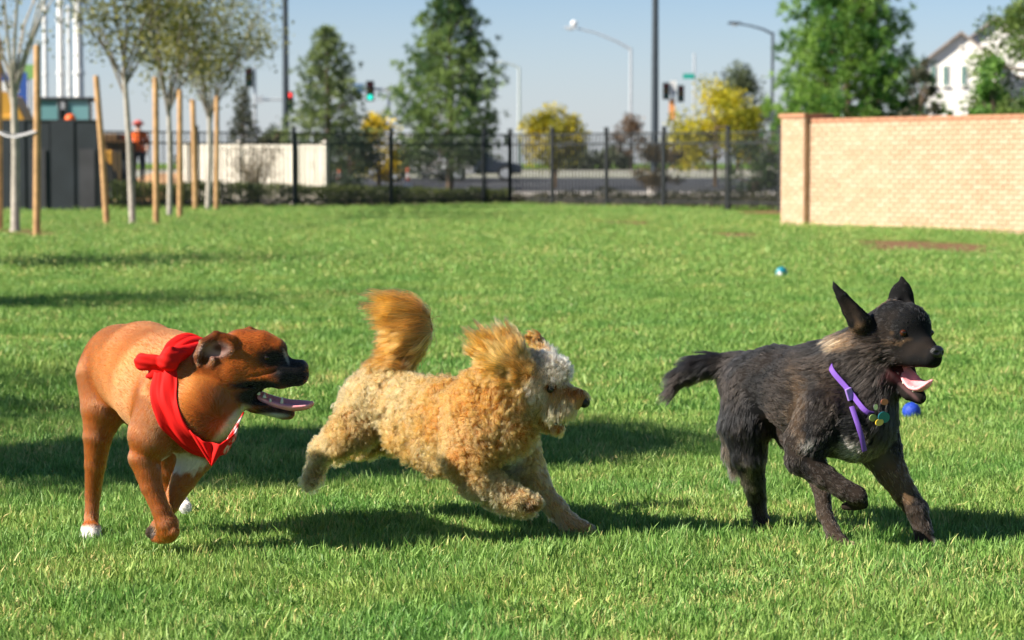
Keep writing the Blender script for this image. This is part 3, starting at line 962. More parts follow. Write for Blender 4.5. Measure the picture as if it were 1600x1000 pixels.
# ================================================================== the dark shepherd cross with the purple collar
def shepherd():
    Y0 = 6.72
    B = Body(Y0)
    f = np.array([0.64, 0, -0.77]); sR = np.array([-0.77, 0, -0.64])
    C0 = np.array([1402.0, 514.0, -92.0])
    def H(a, b, c):                # head space: forward, to the dog's right, up
        q = C0 + f * a + sR * b; return (q[0], q[1] - c, q[2])
    def HR(a, b, c, r): return H(a, b, c) + (r,)
    B.group(k=26, cross=14)
    B.chain([(1338, 662, -86, 58), (1312, 640, -54, 74), (1264, 612, -10, 72), (1214, 596, 40, 57), (1172, 596, 84, 47)], fur=0.020)
    B.chain([(1384, 548, -84, 40), (1354, 580, -72, 50), (1318, 604, -54, 60)], fur=0.032)
    B.chain([(1378, 598, -104, 29), (1352, 655, -102, 42)], fur=0.036)
    B.chain([(1364, 530, -92, 34), (1326, 558, -70, 38), (1288, 588, -40, 50)], fur=0.042, flow=(-1, 0.25, 0.3))
    # tail
    B.group(k=10, cross=12)
    B.chain([(1156, 574, 92, 22), (1122, 570, 104, 17), (1092, 574, 108, 17), (1068, 586, 108, 13), (1057, 602, 106, 7)], fur=0.06, flow=(-0.75, 0.55, 0))
    # head
    B.group(k=13, cross=12)
    B.chain([HR(24, 0, 6, 34), HR(0, 0, 4, 41), HR(-16, 0, -4, 42)], fur=0.012)
    B.chain([HR(34, 13, 2, 17), HR(8, 16, 12, 24)], fur=0.010)
    B.chain([HR(34, -13, 2, 17), HR(8, -16, 12, 24)], fur=0.010)
    B.chain([HR(20, 22, -24, 20), HR(-2, 26, -26, 27), HR(-22, 26, -24, 28)], fur=0.034)      # near cheek
    B.chain([HR(20, -22, -24, 20), HR(-2, -26, -26, 26), HR(-22, -26, -24, 28)], fur=0.034)
    B.chain([HR(88, 0, -40, 13), HR(66, 0, -32, 19), HR(38, 0, -18, 27)], fur=0.006)           # muzzle
    B.chain([HR(82, 7, -50, 9), HR(56, 13, -46, 13), HR(30, 20, -42, 15)], fur=0.006)
    B.chain([HR(82, -7, -50, 9), HR(56, -13, -46, 13), HR(30, -20, -42, 15)], fur=0.006)
    # jaw
    B.group(k=6, cross=6)
    B.chain([HR(-6, 20, -64, 15), HR(16, 17, -87, 10), HR(40, 11, -103, 8.5), HR(54, 0, -107, 9)], fur=0.005)
    B.chain([HR(-4, -20, -62, 15), HR(18, -17, -84, 9), HR(42, -10, -101, 8), HR(54, 0, -107, 9)], fur=0.006)
    B.chain([HR(-6, 0, -80, 14), HR(30, 0, -106, 6)], fur=0.010)
    B.ball(H(34, 8, -67), (32, 7, 24), ((f[0], 0.42, f[2]), (-0.42 * f[0], 1, -0.42 * f[2]), (sR[0], 0, sR[2])), cut=True, k=4)
    # ears
    B.group(k=7, cross=10)
    B.chain([(1344, 504, -116, 18), (1330, 485, -120, 13.5), (1316, 464, -122, 9), (1306, 450, -122, 5), (1303, 443, -121, 2.5)], fur=0.008)
    B.ball((1327, 485, -137), (27, 9.5, 10), ((0.56, 0.83, 0), (-0.83, 0.56, 0), (0, 0, 1)), cut=True, k=5)
    B.group(k=7, cross=10)
    B.ball((1408, 470, -72), (20, 30, 9), fur=0.008, flow=(0, -1, 0))
    B.chain([(1408, 484, -74, 15), (1412, 462, -70, 11), (1412, 448, -68, 8), (1409, 434, -68, 3)], fur=0.007)
    B.ball((1413, 468, -92), (9, 20, 10), ((1, 0.1, 0), (-0.1, 1, 0), (0, 0, 1)), cut=True, k=4)
    # right hind leg
    B.group(k=18, cross=14)
    B.chain([(1176, 606, 62, 50), (1168, 660, 44, 42), (1170, 706, 40, 28), (1176, 744, 62, 18), (1182, 776, 92, 13), (1188, 806, 98, 10.5), (1192, 826, 86, 10)], fur=0.030)
    B.chain([(1150, 660, 74, 24), (1146, 700, 82, 16), (1150, 730, 90, 8)], fur=0.04, flow=(-0.3, 1, 0))
    B.group(k=4, cross=6)
    for du in (-7, 0, 7): B.chain([(1190 + du, 824, 84, 7), (1190 + du * 1.1, 831, 74, 6)], fur=0.006)
    # left hind leg, swung forward under the chest
    B.group(k=14, cross=10)
    B.chain([(1208, 616, 90, 46), (1240, 672, 30, 32), (1270, 722, -10, 20), (1284, 764, -30, 13.5), (1288, 800, -42, 11.5), (1302, 832, -62, 11), (1316, 848, -76, 10.5)], fur=0.017)
    B.group(k=4, cross=6)
    for k_, dd in enumerate((-8, 0, 8)): B.chain([(1314, 848, -78 + dd, 8), (1332, 853 + k_, -92 + dd, 7)], fur=0.005)
    # right front leg, folded
    B.group(k=18, cross=12)
    B.chain([(1290, 648, -96, 48), (1262, 690, -112, 36), (1252, 716, -118, 25), (1284, 742, -132, 18), (1318, 764, -146, 15), (1338, 774, -152, 15)], fur=0.017)
    B.group(k=4, cross=5)
    for du, dd in ((-8, 6), (0, 0), (8, -6)):
        B.chain([(1340 + du * 0.6, 776, -152 + dd, 10), (1341 + du, 788, -144 + dd, 7.5), (1328 + du, 791, -130 + dd, 6)], fur=0.006)
    # left front leg, reaching
    B.group(k=18, cross=12)
    B.chain([(1358, 660, -50, 46), (1374, 700, -58, 34), (1392, 736, -68, 24), (1412, 768, -80, 18.5), (1432, 796, -92, 17), (1442, 826, -100, 13.5), (1446, 846, -106, 13.5)], fur=0.017)
    B.group(k=4, cross=6)
    for k_, du in enumerate((-10, -3, 5, 11)): B.chain([(1446 + du, 846, -106, 8), (1449 + du, 857, -118, 7)], fur=0.005)
    B.voxelize(0.0038)
    blk = np.array([0.0075, 0.0074, 0.0080]); brn = np.array([0.030, 0.0200, 0.0140]); tan = np.array([0.26, 0.155, 0.08]); gry = np.array([0.16, 0.125, 0.10])
    wht = np.array([0.62, 0.56, 0.50])
    def colf(P):
        u, v, Y = to_px(P); d = (Y - Y0) * B.ppm
        n = fbm(P, 14, 51, 3); nn = vnoise(P, 50, 7) - 0.5
        uu, vv = u + 20 * nn, v + 20 * nn
        C = np.tile(blk, (len(P), 1)) * (0.8 + 0.5 * n)[:, None]
        C = mixc(C, brn, 0.35 * sstep(0.45, 0.68, n))
        C = mixc(C, brn * 0.8, 0.4 * blob(uu, vv, 1255, 600, 36, 56, 0.6))
        C = mixc(C, tan * 0.5, 0.35 * blob(uu, vv, 1246, 640, 12, 60, 0.6))
        C = mixc(C, brn * 1.2, 0.7 * blob(uu, vv, 1210, 680, 20, 40, 0.6))
        C = mixc(C, brn * 1.5, 0.6 * blob(uu, vv, 1300, 600, 12, 46, 0.6))
        C = mixc(C, tan * 0.8, 0.7 * blob(uu, vv, 1318, 532, 18, 14, 0.6))
        C = mixc(C, tan * 1.2, 0.85 * blob(uu, vv, 1310, 536, 14, 8, 0.5))
        C = mixc(C, tan * 0.9, 0.75 * blob(uu, vv, 1384, 474, 18, 6, 0.5) * (d > -100))
        C = mixc(C, tan * 0.6, 0.55 * blob(uu, vv, 1345, 515, 8, 14, 0.6))
        C = mixc(C, gry, 0.9 * blob(uu, vv, 1140, 720, 24, 46, 0.5) * (d > 50))
        C = mixc(C, gry * 1.2, 0.85 * blob(uu, vv, 1166, 752, 12, 34, 0.5))
        C = mixc(C, brn * 1.3, 0.8 * sstep(785, 800, vv) * (u < 1215))
        C = mixc(C, wht * 0.7, 0.6 * blob(uu, vv, 1264, 692, 16, 6, 0.6) * (d < -60))
        C = mixc(C, wht * 0.7, 0.8 * blob(uu, vv, 1335, 704, 20, 14, 0.5) * (d < -60))
        C = mixc(C, gry, 0.7 * blob(uu, vv, 1372, 722, 22, 26, 0.6))
        C = mixc(C, brn * 1.7, 0.85 * (v > 742) * (u > 1262) * (u < 1345) * (d > -128))
        C = mixc(C, brn * 1.1, 0.7 * (v > 715) * (u > 1262) * (u < 1350) * (d < -120))
        C = mixc(C, tan * 0.62, 0.9 * blob(uu, vv, 1404, 756, 28, 36, 0.5))
        C = mixc(C, brn * 1.4, 0.8 * (v > 790) * (u > 1400))
        C = mixc(C, wht, blob(uu, vv, 1456, 853, 13, 9, 0.4)); C = mixc(C, np.array([0.62, 0.40, 0.28]), blob(uu, vv, 1336, 854, 9, 11, 0.4))
        # face
        C = mixc(C, brn * 0.9, 0.55 * blob(uu, vv, 1372, 540, 26, 30, 0.6) * (d < -60))
        C = mixc(C, brn * 0.8, 0.5 * blob(uu, vv, 1430, 545, 24, 10, 0.6))
        C = mixc(C, tan * 0.6, 0.5 * blob(uu, vv, 1405, 530, 16, 5, 0.6))
        C = mixc(C, np.array([0.10, 0.030, 0.030]), blob(u, v, 1408, 586, 24, 13, 0.3) * (d < -70))
        C = mixc(C, np.array([0.16, 0.085, 0.085]), 0.7 * blob((u - 1412) * 0.72 + (v - 604) * 0.69, -(u - 1412) * 0.69 + (v - 604) * 0.72, 0, 0, 34, 3.5, 0.5) * (d < -90))
        C = mixc(C, brn * 0.9, 0.7 * blob(u, v, 1330, 486, 20, 16, 0.5) * (d < -125))
        return C
    def skinc(P): return colf(P) * 0.8
    g0 = gp(1300, 850)
    root = empty('running_dog', (g0[0], g0[1], 0), 0, 'dark brindled shepherd mix dog wearing a purple collar with hanging tags', 'dog', 'dogs running across the lawn')
    fixp(finish_body('body', B, root, M_skin, skinc, 2), root)
    def keep(P):
        u, v, Y = to_px(P); d = (Y - Y0) * B.ppm
        k = 1 - blob(u, v, 1410, 588, 27, 17, 0.2) * (d < -76)
        k = k * (1 - blob(u, v, 1462, 552, 12, 13, 0.2))
        e1 = H(36, 24, 2); 
        k = k * (1 - blob(u, v, 1397, 521, 8, 5, 0.3))
        return k + 1e-4
    fixp(coat('coat', B, root, M_hairdark, 140000, colf, npts=6, lift=0.22, clump=0.55, ratio=22, curl=0.0012, curlw=0.6, grav=0.06, r0=0.00052, jitter=0.22, keep=keep, seed=41, colvar=0.3, fleck=0.16, fleckc=3.0), root)
    def nose(b):
        b.group(k=5)
        q = H(96, 0, -36)
        b.ball(q, (9.5, 10, 13), ((f[0], 0, f[2]), (0, 1, 0), (sR[0], 0, sR[2])), fur=0)
        for s_ in (-1, 1):
            b.ball(H(105, 6 * s_, -37), (4, 2.6, 3.2), cut=True, k=1.5)
    lathe_blob('nose', nose, Y0, M_nose, root, root=root)
    for s_ in (1, -1):
        c = B.P(H(20, 10 * s_, -6))
        t = B.P(H(48, 27 * s_, -6))
        e = B.outward(c, t - c, -0.0040)
        eo = fixp(link_mesh('eye', ball_mesh('eye', e, 0.0098), M_eyebrown), root)
        dv = (t - c) / np.linalg.norm(t - c)
        link_mesh('pupil', ball_mesh('pupil', e + dv * 0.0052, 0.0056), M_eye, eo)
    tp = [B.P(H(6, 0, -62)), B.P(H(24, 0, -76)), B.P(H(42, 0, -89)), B.P(H(58, -2, -92)), B.P(H(72, -3, -87)), B.P(H(80, -3, -81))]
    fixp(link_mesh('tongue', tongue_mesh('tongue', tp, (sR[0], sR[2], -0.45), [0.022, 0.026, 0.027, 0.025, 0.020, 0.008], [0.008, 0.010, 0.010, 0.009, 0.007, 0.003]), M_tongue), root)
    for s_ in (-1, 1):
        for i in range(5):
            a = i / 4
            q = B.P(H(12 + 38 * a, s_ * (18 - 9 * a), -74 - 24 * a))
            fixp(link_mesh('tooth', tooth_mesh('tooth', q, (0, 0, 1), 0.0034, 0.010 + (0.006 if i == 4 else 0)), M_tooth), root)
    # collar and tags
    Cn = B.P((1350, 592, -78))
    A_ = B.P((1372, 642, -128)) - Cn; Bv = B.P((1303, 606, -150)) - Cn
    axis = np.cross(A_, Bv); axis /= np.linalg.norm(axis)
    NT = 96; V = []
    for i in range(NT):
        th = 2 * math.pi * i / NT
        dd = A_ * math.cos(th) + Bv * math.sin(th)
        dn = dd / np.linalg.norm(dd); q0 = B.outward(Cn, dd, 0.012)
        q0 = Cn + dn * min(np.linalg.norm(q0 - Cn), 1.06 * np.linalg.norm(dd))
        for (x, y) in ((-1, -1), (1, -1), (1, 1), (-1, 1)):
            V.append(q0 + axis * (0.0075 * x) + dn * 0.0015 * y)
    V = np.array(V).reshape(NT, 4, 3)
    for _ in range(4): V = 0.5 * V + 0.25 * (np.roll(V, 1, 0) + np.roll(V, -1, 0))
    Fq = [(i * 4 + j, ((i + 1) % NT) * 4 + j, ((i + 1) % NT) * 4 + (j + 1) % 4, i * 4 + (j + 1) % 4) for i in range(NT) for j in range(4)]
    co = fixp(link_mesh('collar', np_mesh('collar', V.reshape(-1, 3), Fq, False), mat('collar_webbing', (0.17, 0.065, 0.42), rough=0.6, bump=0.3, bscale=900)), root)
    def hang(c, r, m_, nm, sq=1.0, th=0.0015, tilt=0.0):
        mb = MB(); n = 20; V = []
        for k in range(n):
            a = 2 * math.pi * k / n
            V.append((r * math.cos(a), 0, r * sq * math.sin(a)))
        R = Matrix.Rotation(tilt, 3, 'Y') @ Matrix.Rotation(0.5, 3, 'Z')
        f_ = [R @ Vector((x, -th, z)) for x, y, z in V]; b_ = [R @ Vector((x, th, z)) for x, y, z in V]
        mb.add([Vector(c) + q for q in f_] + [Vector(c) + q for q in b_], [tuple(range(n)), tuple(reversed(range(n, 2 * n)))] + [(k, n + k, n + (k + 1) % n, (k + 1) % n) for k in range(n)])
        return link_mesh(nm, mb.mesh(nm), m_, co)
    fr = B.outward(Cn, B.P((1378, 644, -170)) - Cn, 0.03)
    pf = lambda du, dv, dd: np.array(fr) + np.array([du, dd, -dv]) / B.ppm
    yk = (fr[1] - Y0) * B.ppm
    q = lambda u, v, e=0: B.P((u, v, yk + e))
    hang(q(1381, 652, -4), 0.019, mat('tag_teal', (0.02, 0.17, 0.22), rough=0.25, metal=0.3), 'tag', 0.8, tilt=0.3)
    hang(q(1374, 660, -8), 0.013, mat('tag_yellow', (0.75, 0.52, 0.04), rough=0.35), 'tag', 0.7, tilt=-0.3)
    hang(q(1364, 653, -6), 0.012, mat('tag_green', (0.25, 0.33, 0.10), rough=0.35), 'tag', 0.8)
    hang(q(1382, 628, -2), 0.012, mat('tag_copper', (0.45, 0.16, 0.10), rough=0.3, metal=0.6), 'tag', 0.7)
    hang(q(1368, 636, -2), 0.007, mat('steel', (0.6, 0.6, 0.62), rough=0.25, metal=1.0), 'ring', 1.2)
    # buckle on the near side
    bq = B.outward(Cn, B.P((1318, 626, -160)) - Cn, 0.019)
    # loose end of the strap
    se = []
    for (u_, v_) in ((1318, 626), (1325, 650), (1332, 672), (1338, 694)):
        c_ = B.P((u_, v_, -60)); se.append(B.outward(c_, np.array([0, -1.0, 0]), 0.022))
    mb = MB(); mb.tube(se, 0.007, n=8, squash=0.3); mb.build('strap_end', MATS['collar_webbing'], co)
    mb = MB(); mb.box((0, 0, 0), (0.02, 0.008, 0.034)); bo = mb.build('buckle', mat('buckle_plastic', (0.32, 0.2, 0.6), rough=0.35), co, bevel=0.002)
    bo.location = bq; bo.rotation_euler = (0, -0.35, 0.5)
    return root
# ------------------------------------------------------------------ ground
def gnd(x, y):
    """height of the lawn"""
    x = np.asarray(x, float); y = np.asarray(y, float)
    z = 0.012 * np.sin(x * 0.9 + y * 0.37) * sstep(10, 16, y)
    # the lawn falls away a little along the brick wall
    z = z - 0.13 * sstep(6.0, 9.0, x) * sstep(28, 34, y) * sstep(42, 38, y)
    z = z + 0.38 * sstep(74, 112, y) + 0.25 * sstep(112, 160, y)
    return z
def sheet(name, xs, ys, matr, dz=0.0):
    X, Y = np.meshgrid(xs, ys)
    Z = gnd(X, Y) + dz
    n, m = X.shape
    V = np.stack([X.ravel(), Y.ravel(), Z.ravel()], 1)
    idx = np.arange(n * m).reshape(n, m)
    Fq = np.stack([idx[:-1, :-1], idx[:-1, 1:], idx[1:, 1:], idx[1:, :-1]], -1).reshape(-1, 4)
    o = link_mesh(name, np_mesh(name, V, Fq), matr)
    return tag(o, kind='structure')

def lawn_material():
    m, nt, out = mat_new('lawn_soil_and_sward')
    N, L = nt.nodes, nt.links
    b = principled(nt, out, Roughness=0.9); b.inputs['Specular IOR Level'].default_value = 0.1
    tc = N.new('ShaderNodeTexCoord')
    def noise(s, det=5, dist=0.0):
        n = N.new('ShaderNodeTexNoise'); n.inputs['Scale'].default_value = s; n.inputs['Detail'].default_value = det; n.inputs['Distortion'].default_value = dist
        L.new(tc.outputs['Object'], n.inputs['Vector']); return n
    def ramp(src, p0, c0, p1, c1):
        r = N.new('ShaderNodeValToRGB'); e = r.color_ramp.elements
        e[0].position = p0; e[0].color = c4(c0); e[1].position = p1; e[1].color = c4(c1)
        L.new(src, r.inputs['Fac']); return r
    def mix(fac, a, c):
        x = N.new('ShaderNodeMix'); x.data_type = 'RGBA'
        if isinstance(fac, float): x.inputs['Factor'].default_value = fac
        else: L.new(fac, x.inputs['Factor'])
        L.new(a, x.inputs['A']); L.new(c, x.inputs['B']); return x.outputs['Result']
    fine = ramp(noise(60, 4).outputs['Fac'], 0.35, (0.030, 0.060, 0.010), 0.68, (0.190, 0.310, 0.050))
    mid = ramp(noise(1.1, 5).outputs['Fac'], 0.35, (0.105, 0.215, 0.028), 0.68, (0.215, 0.335, 0.055))
    base = mix(0.45, fine.outputs['Color'], mid.outputs['Color'])
    at_ = N.new('ShaderNodeAttribute'); at_.attribute_name = 'bare'
    soil = ramp(noise(5, 6).outputs['Fac'], 0.3, (0.16, 0.085, 0.040), 0.7, (0.27, 0.165, 0.088))
    col = mix(at_.outputs['Fac'], base, soil.outputs['Color'])
    L.new(col, b.inputs['Base Color'])
    bp = N.new('ShaderNodeBump'); bp.inputs['Strength'].default_value = 0.9; bp.inputs['Distance'].default_value = 0.03
    L.new(noise(45, 4).outputs['Fac'], bp.inputs['Height']); L.new(bp.outputs[0], b.inputs['Normal'])
    return m
BARE = [(gp(1440, 389), 1.35, 1.15), (gp(1140, 368), 0.6, 1.0), (gp(985, 350), 0.9, 1.0), (gp(25, 364), 0.7, 0.7), (gp(60, 368), 0.6, 0.6), (gp(207, 351), 0.7, 0.7), (gp(168, 353), 0.45, 0.5), (gp(1590, 384), 0.5, 0.3), (gp(1215, 331), 1.0, 0.5)]
def bareness(x, y):
    w = np.zeros_like(x)
    for (c, rx, ry) in BARE:
        r = np.sqrt(((x - c[0]) / rx) ** 2 + ((y - c[1]) / (ry * 3.0)) ** 2)
        n = vnoise(np.stack([x, y, 0 * x], -1).reshape(-1, 3), 1.7, 5).reshape(x.shape)
        w = np.maximum(w, sstep(1.05, 0.65, r + 0.95 * (n - 0.5)))
    return w
M_lawn = lawn_material()
xs = np.concatenate([[-900, -300, -120, -60, -35], np.arange(-24, 24.01, 0.3), [35, 60, 120, 300, 900]])
ys = np.concatenate([[-60, -20, -5, 0], np.arange(2, 30, 0.5), np.arange(30, 62, 0.25), np.arange(62, 170, 4), [200, 300, 600, 1500, 3500]])
lawn = sheet('lawn', xs, ys, M_lawn)
_co = np.zeros(len(lawn.data.vertices) * 3); lawn.data.vertices.foreach_get('co', _co); _co = _co.reshape(-1, 3)
_ba = lawn.data.attributes.new('bare', 'FLOAT', 'POINT'); _ba.data.foreach_set('value', bareness(_co[:, 0], _co[:, 1]).astype(np.float32))
M_asphalt = mat('asphalt', (0.048, 0.050, 0.058), rough=0.85, var=0.2, scale=3, bump=0.3, bscale=60)
M_soil = mat('planter_soil', (0.10, 0.075, 0.045), rough=0.95, var=0.35, scale=3, bump=0.6, bscale=20)
M_conc = mat('concrete', (0.62, 0.58, 0.53), rough=0.85, var=0.12, scale=2, bump=0.2, bscale=30)
sheet('planting_bed', np.arange(-40, 40.1, 2), np.arange(60.5, 76.6, 2), M_soil, 0.008)
sheet('road', np.arange(-160, 160.1, 8), np.arange(76, 112.1, 4), M_asphalt, 0.02)
sheet('verge', np.arange(-160, 160.1, 8), np.arange(113.5, 170, 6), M_soil, 0.03)
def ribbon(name, y, w, h, matr, x0=-150, x1=150):
    mb = MB(); z = float(gnd(0.0, y))
    mb.box(((x0 + x1) / 2, y, z + h / 2), (x1 - x0, w, h))
    return tag(mb.build(name, matr, bevel=0.01), kind='structure')
ribbon('kerb', 76.0, 0.3, 0.15, M_conc)
tag(ribbon('low_wall', 112.8, 0.3, 0.34, M_conc), 'long low pale concrete wall along the far side of the road', 'wall')['kind'] = 'thing'
# lane marking
mb = MB()
for k in range(-12, 13):
    mb.box((k * 9.0, 94, float(gnd(0.0, 94.0)) + 0.028), (3.0, 0.12, 0.004))
tag(mb.build('lane_marking', mat('road_paint', (0.75, 0.75, 0.72), rough=0.7)), kind='structure')

# ------------------------------------------------------------------ grass blades
def blade_patch(seed, n, rad, hmin, hmax, wid, dry):
    rng = np.random.default_rng(seed)
    V = []; Fq = []; C = []
    for i in range(n):
        a, r = rng.random() * 6.283, rad * math.sqrt(rng.random())
        x, y = r * math.cos(a), r * math.sin(a)
        h = hmin + (hmax - hmin) * rng.random()
        lean = 0.10 + 0.85 * rng.random() ** 2
        b = rng.random() * 6.283
        dx, dy = math.cos(b), math.sin(b)
        px, py = -dy * wid * (0.6 + 0.7 * rng.random()) / 2, dx * wid / 2
        c = rng.random() * 6.283
        px, py = math.cos(c) * wid / 2, math.sin(c) * wid / 2
        k = len(V)
        for t, w in ((0, 1.0), (0.55, 0.85), (1.0, 0.12)):
            ox = dx * lean * h * t ** 1.8; oy = dy * lean * h * t ** 1.8; z = h * (t - 0.28 * lean * t * t)
            V += [(x + ox - px * w, y + oy - py * w, z - 0.004), (x + ox + px * w, y + oy + py * w, z - 0.004)]
        Fq += [(k, k + 1, k + 3, k + 2), (k + 2, k + 3, k + 5, k + 4)]
        g = rng.random()
        if rng.random() < dry:
            col = np.array([0.62, 0.56, 0.22]) * (0.7 + 0.6 * g)
        else:
            col = np.array([0.085, 0.215, 0.026]) * (1 - g) + np.array([0.385, 0.535, 0.150]) * g
        C += [col * 0.9] * 2 + [col] * 2 + [col * 1.0] * 2
    me = np_mesh('grass_tuft', V, Fq)
    vcol(me, C)
    return me
def grass_material():
    m, nt, out = mat_new('grass_blades')
    N, L = nt.nodes, nt.links
    a = N.new('ShaderNodeAttribute'); a.attribute_name = 'col'
    geo = N.new('ShaderNodeNewGeometry')
    n1 = N.new('ShaderNodeTexNoise'); n1.inputs['Scale'].default_value = 1.6; n1.inputs['Detail'].default_value = 4
    L.new(geo.outputs['Position'], n1.inputs['Vector'])
    r = N.new('ShaderNodeValToRGB'); e = r.color_ramp.elements
    e[0].position = 0.34; e[0].color = (0.70, 0.88, 0.80, 1); e[1].position = 0.68; e[1].color = (1.25, 1.10, 1.10, 1)
    L.new(n1.outputs['Fac'], r.inputs['Fac'])
    mx = N.new('ShaderNodeMix'); mx.data_type = 'RGBA'; mx.blend_type = 'MULTIPLY'; mx.inputs['Factor'].default_value = 1.0
    L.new(a.outputs['Color'], mx.inputs['A']); L.new(r.outputs['Color'], mx.inputs['B'])
    b = N.new('ShaderNodeBsdfPrincipled'); b.inputs['Roughness'].default_value = 0.5; b.inputs['Specular IOR Level'].default_value = 0.28
    t = N.new('ShaderNodeBsdfTranslucent')
    L.new(mx.outputs['Result'], b.inputs['Base Color']); L.new(mx.outputs['Result'], t.inputs['Color'])
    s = N.new('ShaderNodeMixShader'); s.inputs[0].default_value = 0.28
    L.new(b.outputs[0], s.inputs[1]); L.new(t.outputs[0], s.inputs[2]); L.new(s.outputs[0], out.inputs['Surface'])
    return m
M_grass = grass_material()
def scatter(name, P, rotz, scale, tufts, label, seed, pick):
    """one object: points of the sward, each carrying a tuft of blades"""
    me = bpy.data.meshes.new(name)
    me.vertices.add(len(P)); me.vertices.foreach_set('co', P.astype(np.float32).ravel())
    ar = me.attributes.new('rot', 'FLOAT_VECTOR', 'POINT'); ar.data.foreach_set('vector', rotz.astype(np.float32).ravel())
    as_ = me.attributes.new('scl', 'FLOAT_VECTOR', 'POINT'); as_.data.foreach_set('vector', scale.astype(np.float32).ravel())
    ai = me.attributes.new('pick', 'INT', 'POINT'); ai.data.foreach_set('value', pick.astype(np.int32))
    o = bpy.data.objects.new(name, me); COL.objects.link(o)
    tag(o, label, 'grass', kind='stuff')
    ng = bpy.data.node_groups.new(name, 'GeometryNodeTree')
    ng.interface.new_socket('Geometry', in_out='INPUT', socket_type='NodeSocketGeometry')
    ng.interface.new_socket('Geometry', in_out='OUTPUT', socket_type='NodeSocketGeometry')
    N, L = ng.nodes, ng.links
    gi, go = N.new('NodeGroupInput'), N.new('NodeGroupOutput')
    join = N.new('GeometryNodeGeometryToInstance')
    for t in reversed(tufts):
        oi = N.new('GeometryNodeObjectInfo'); oi.inputs['Object'].default_value = t; oi.inputs['As Instance'].default_value = False
        L.new(oi.outputs['Geometry'], join.inputs[0])
    iop = N.new('GeometryNodeInstanceOnPoints')
    def attr(n, ty):
        a = N.new('GeometryNodeInputNamedAttribute'); a.data_type = ty; a.inputs['Name'].default_value = n
        return a.outputs['Attribute']
    e2r = N.new('FunctionNodeEulerToRotation')
    L.new(attr('rot', 'FLOAT_VECTOR'), e2r.inputs[0])
    L.new(gi.outputs[0], iop.inputs['Points']); L.new(join.outputs[0], iop.inputs['Instance'])
    iop.inputs['Pick Instance'].default_value = True
    L.new(attr('pick', 'INT'), iop.inputs['Instance Index'])
    L.new(e2r.outputs[0], iop.inputs['Rotation']); L.new(attr('scl', 'FLOAT_VECTOR'), iop.inputs['Scale'])
    L.new(iop.outputs[0], go.inputs[0])
    mod = o.modifiers.new('sward', 'NODES'); mod.node_group = ng
    return o
def tuft_objs(specs):
    out = []
    for s in specs:
        me = blade_patch(*s); me.materials.append(M_grass)
        out.append(bpy.data.objects.new('grass_tuft', me))      # source geometry only, not linked to the scene
    return out
def grass_zone(name, y0, y1, dens, tufts, label, seed, side=0.8, smin=0.75, smax=1.25):
    rng = np.random.default_rng(seed)
    half = lambda y: 0.2118 * y * 1.12 + side
    A = 2 * half(y1) * (y1 - y0)
    n = int(A * dens)
    x = (rng.random(n) * 2 - 1) * half(y1); y = y0 + (y1 - y0) * rng.random(n)
    ok = np.abs(x) < half(y)
    x, y = x[ok], y[ok]
    b = bareness(x, y)
    ok = rng.random(len(x)) > b * 1.05
    # not beyond the fence or wall
    lim = np.where(x < -0.05, 58.6 + (x + 0.05) * 0.66, 59.2 - (x + 0.05) * 1.08)
    ok &= (y < lim) & (y < 39.6 - (x - 4.58) * 1.25 + np.where(x < 4.5, 100, 0))
    x, y = x[ok], y[ok]
    P = np.stack([x, y, gnd(x, y)], 1)
    n = len(x)
    tall = 0.55 + 0.9 * fbm(P, 4.0, 77, 2)
    s = (smin + (smax - smin) * rng.random(n))
    S = np.stack([s, s, s * tall], 1)
    R = np.stack([0.25 * rng.normal(size=n), 0.25 * rng.normal(size=n), rng.random(n) * 6.283], 1)
    # the last two kinds of tuft are dry thatch: they gather in patches
    k = len(tufts)
    dryness = sstep(0.50, 0.72, fbm(P * np.array([1.0, 0.8, 1.0]), 3.1, 91, 3) * 0.6 + fbm(P, 0.8, 93, 2) * 0.4)
    pick = np.where(rng.random(n) < 0.05 + 0.5 * dryness, rng.integers(k - 2, k, n), rng.integers(0, k - 2, n))
    return scatter(name, P, R, S, tufts, label, seed, pick)
near = tuft_objs([(100 + i, 30, 0.040, 0.010, 0.040, 0.0034, 0.06) for i in range(8)] + [(150 + i, 26, 0.045, 0.010, 0.034, 0.0034, 0.60) for i in range(2)])
midt = tuft_objs([(200 + i, 28, 0.075, 0.018, 0.046, 0.0050, 0.06) for i in range(6)] + [(250 + i, 28, 0.075, 0.014, 0.038, 0.0050, 0.5) for i in range(2)])
fart = tuft_objs([(300 + i, 60, 0.20, 0.014, 0.034, 0.0085, 0.05) for i in range(5)] + [(350 + i, 60, 0.20, 0.012, 0.030, 0.0085, 0.35) for i in range(2)])
grass_zone('grass', 4.4, 10.0, 1150, near, 'short sunlit lawn grass the dogs run over', 1)
grass_zone('grass', 10.0, 22.0, 520, midt, 'mown lawn grass behind the running dogs', 2)
grass_zone('grass', 22.0, 59.0, 110, fart, 'far lawn grass reaching to the iron fence', 3)
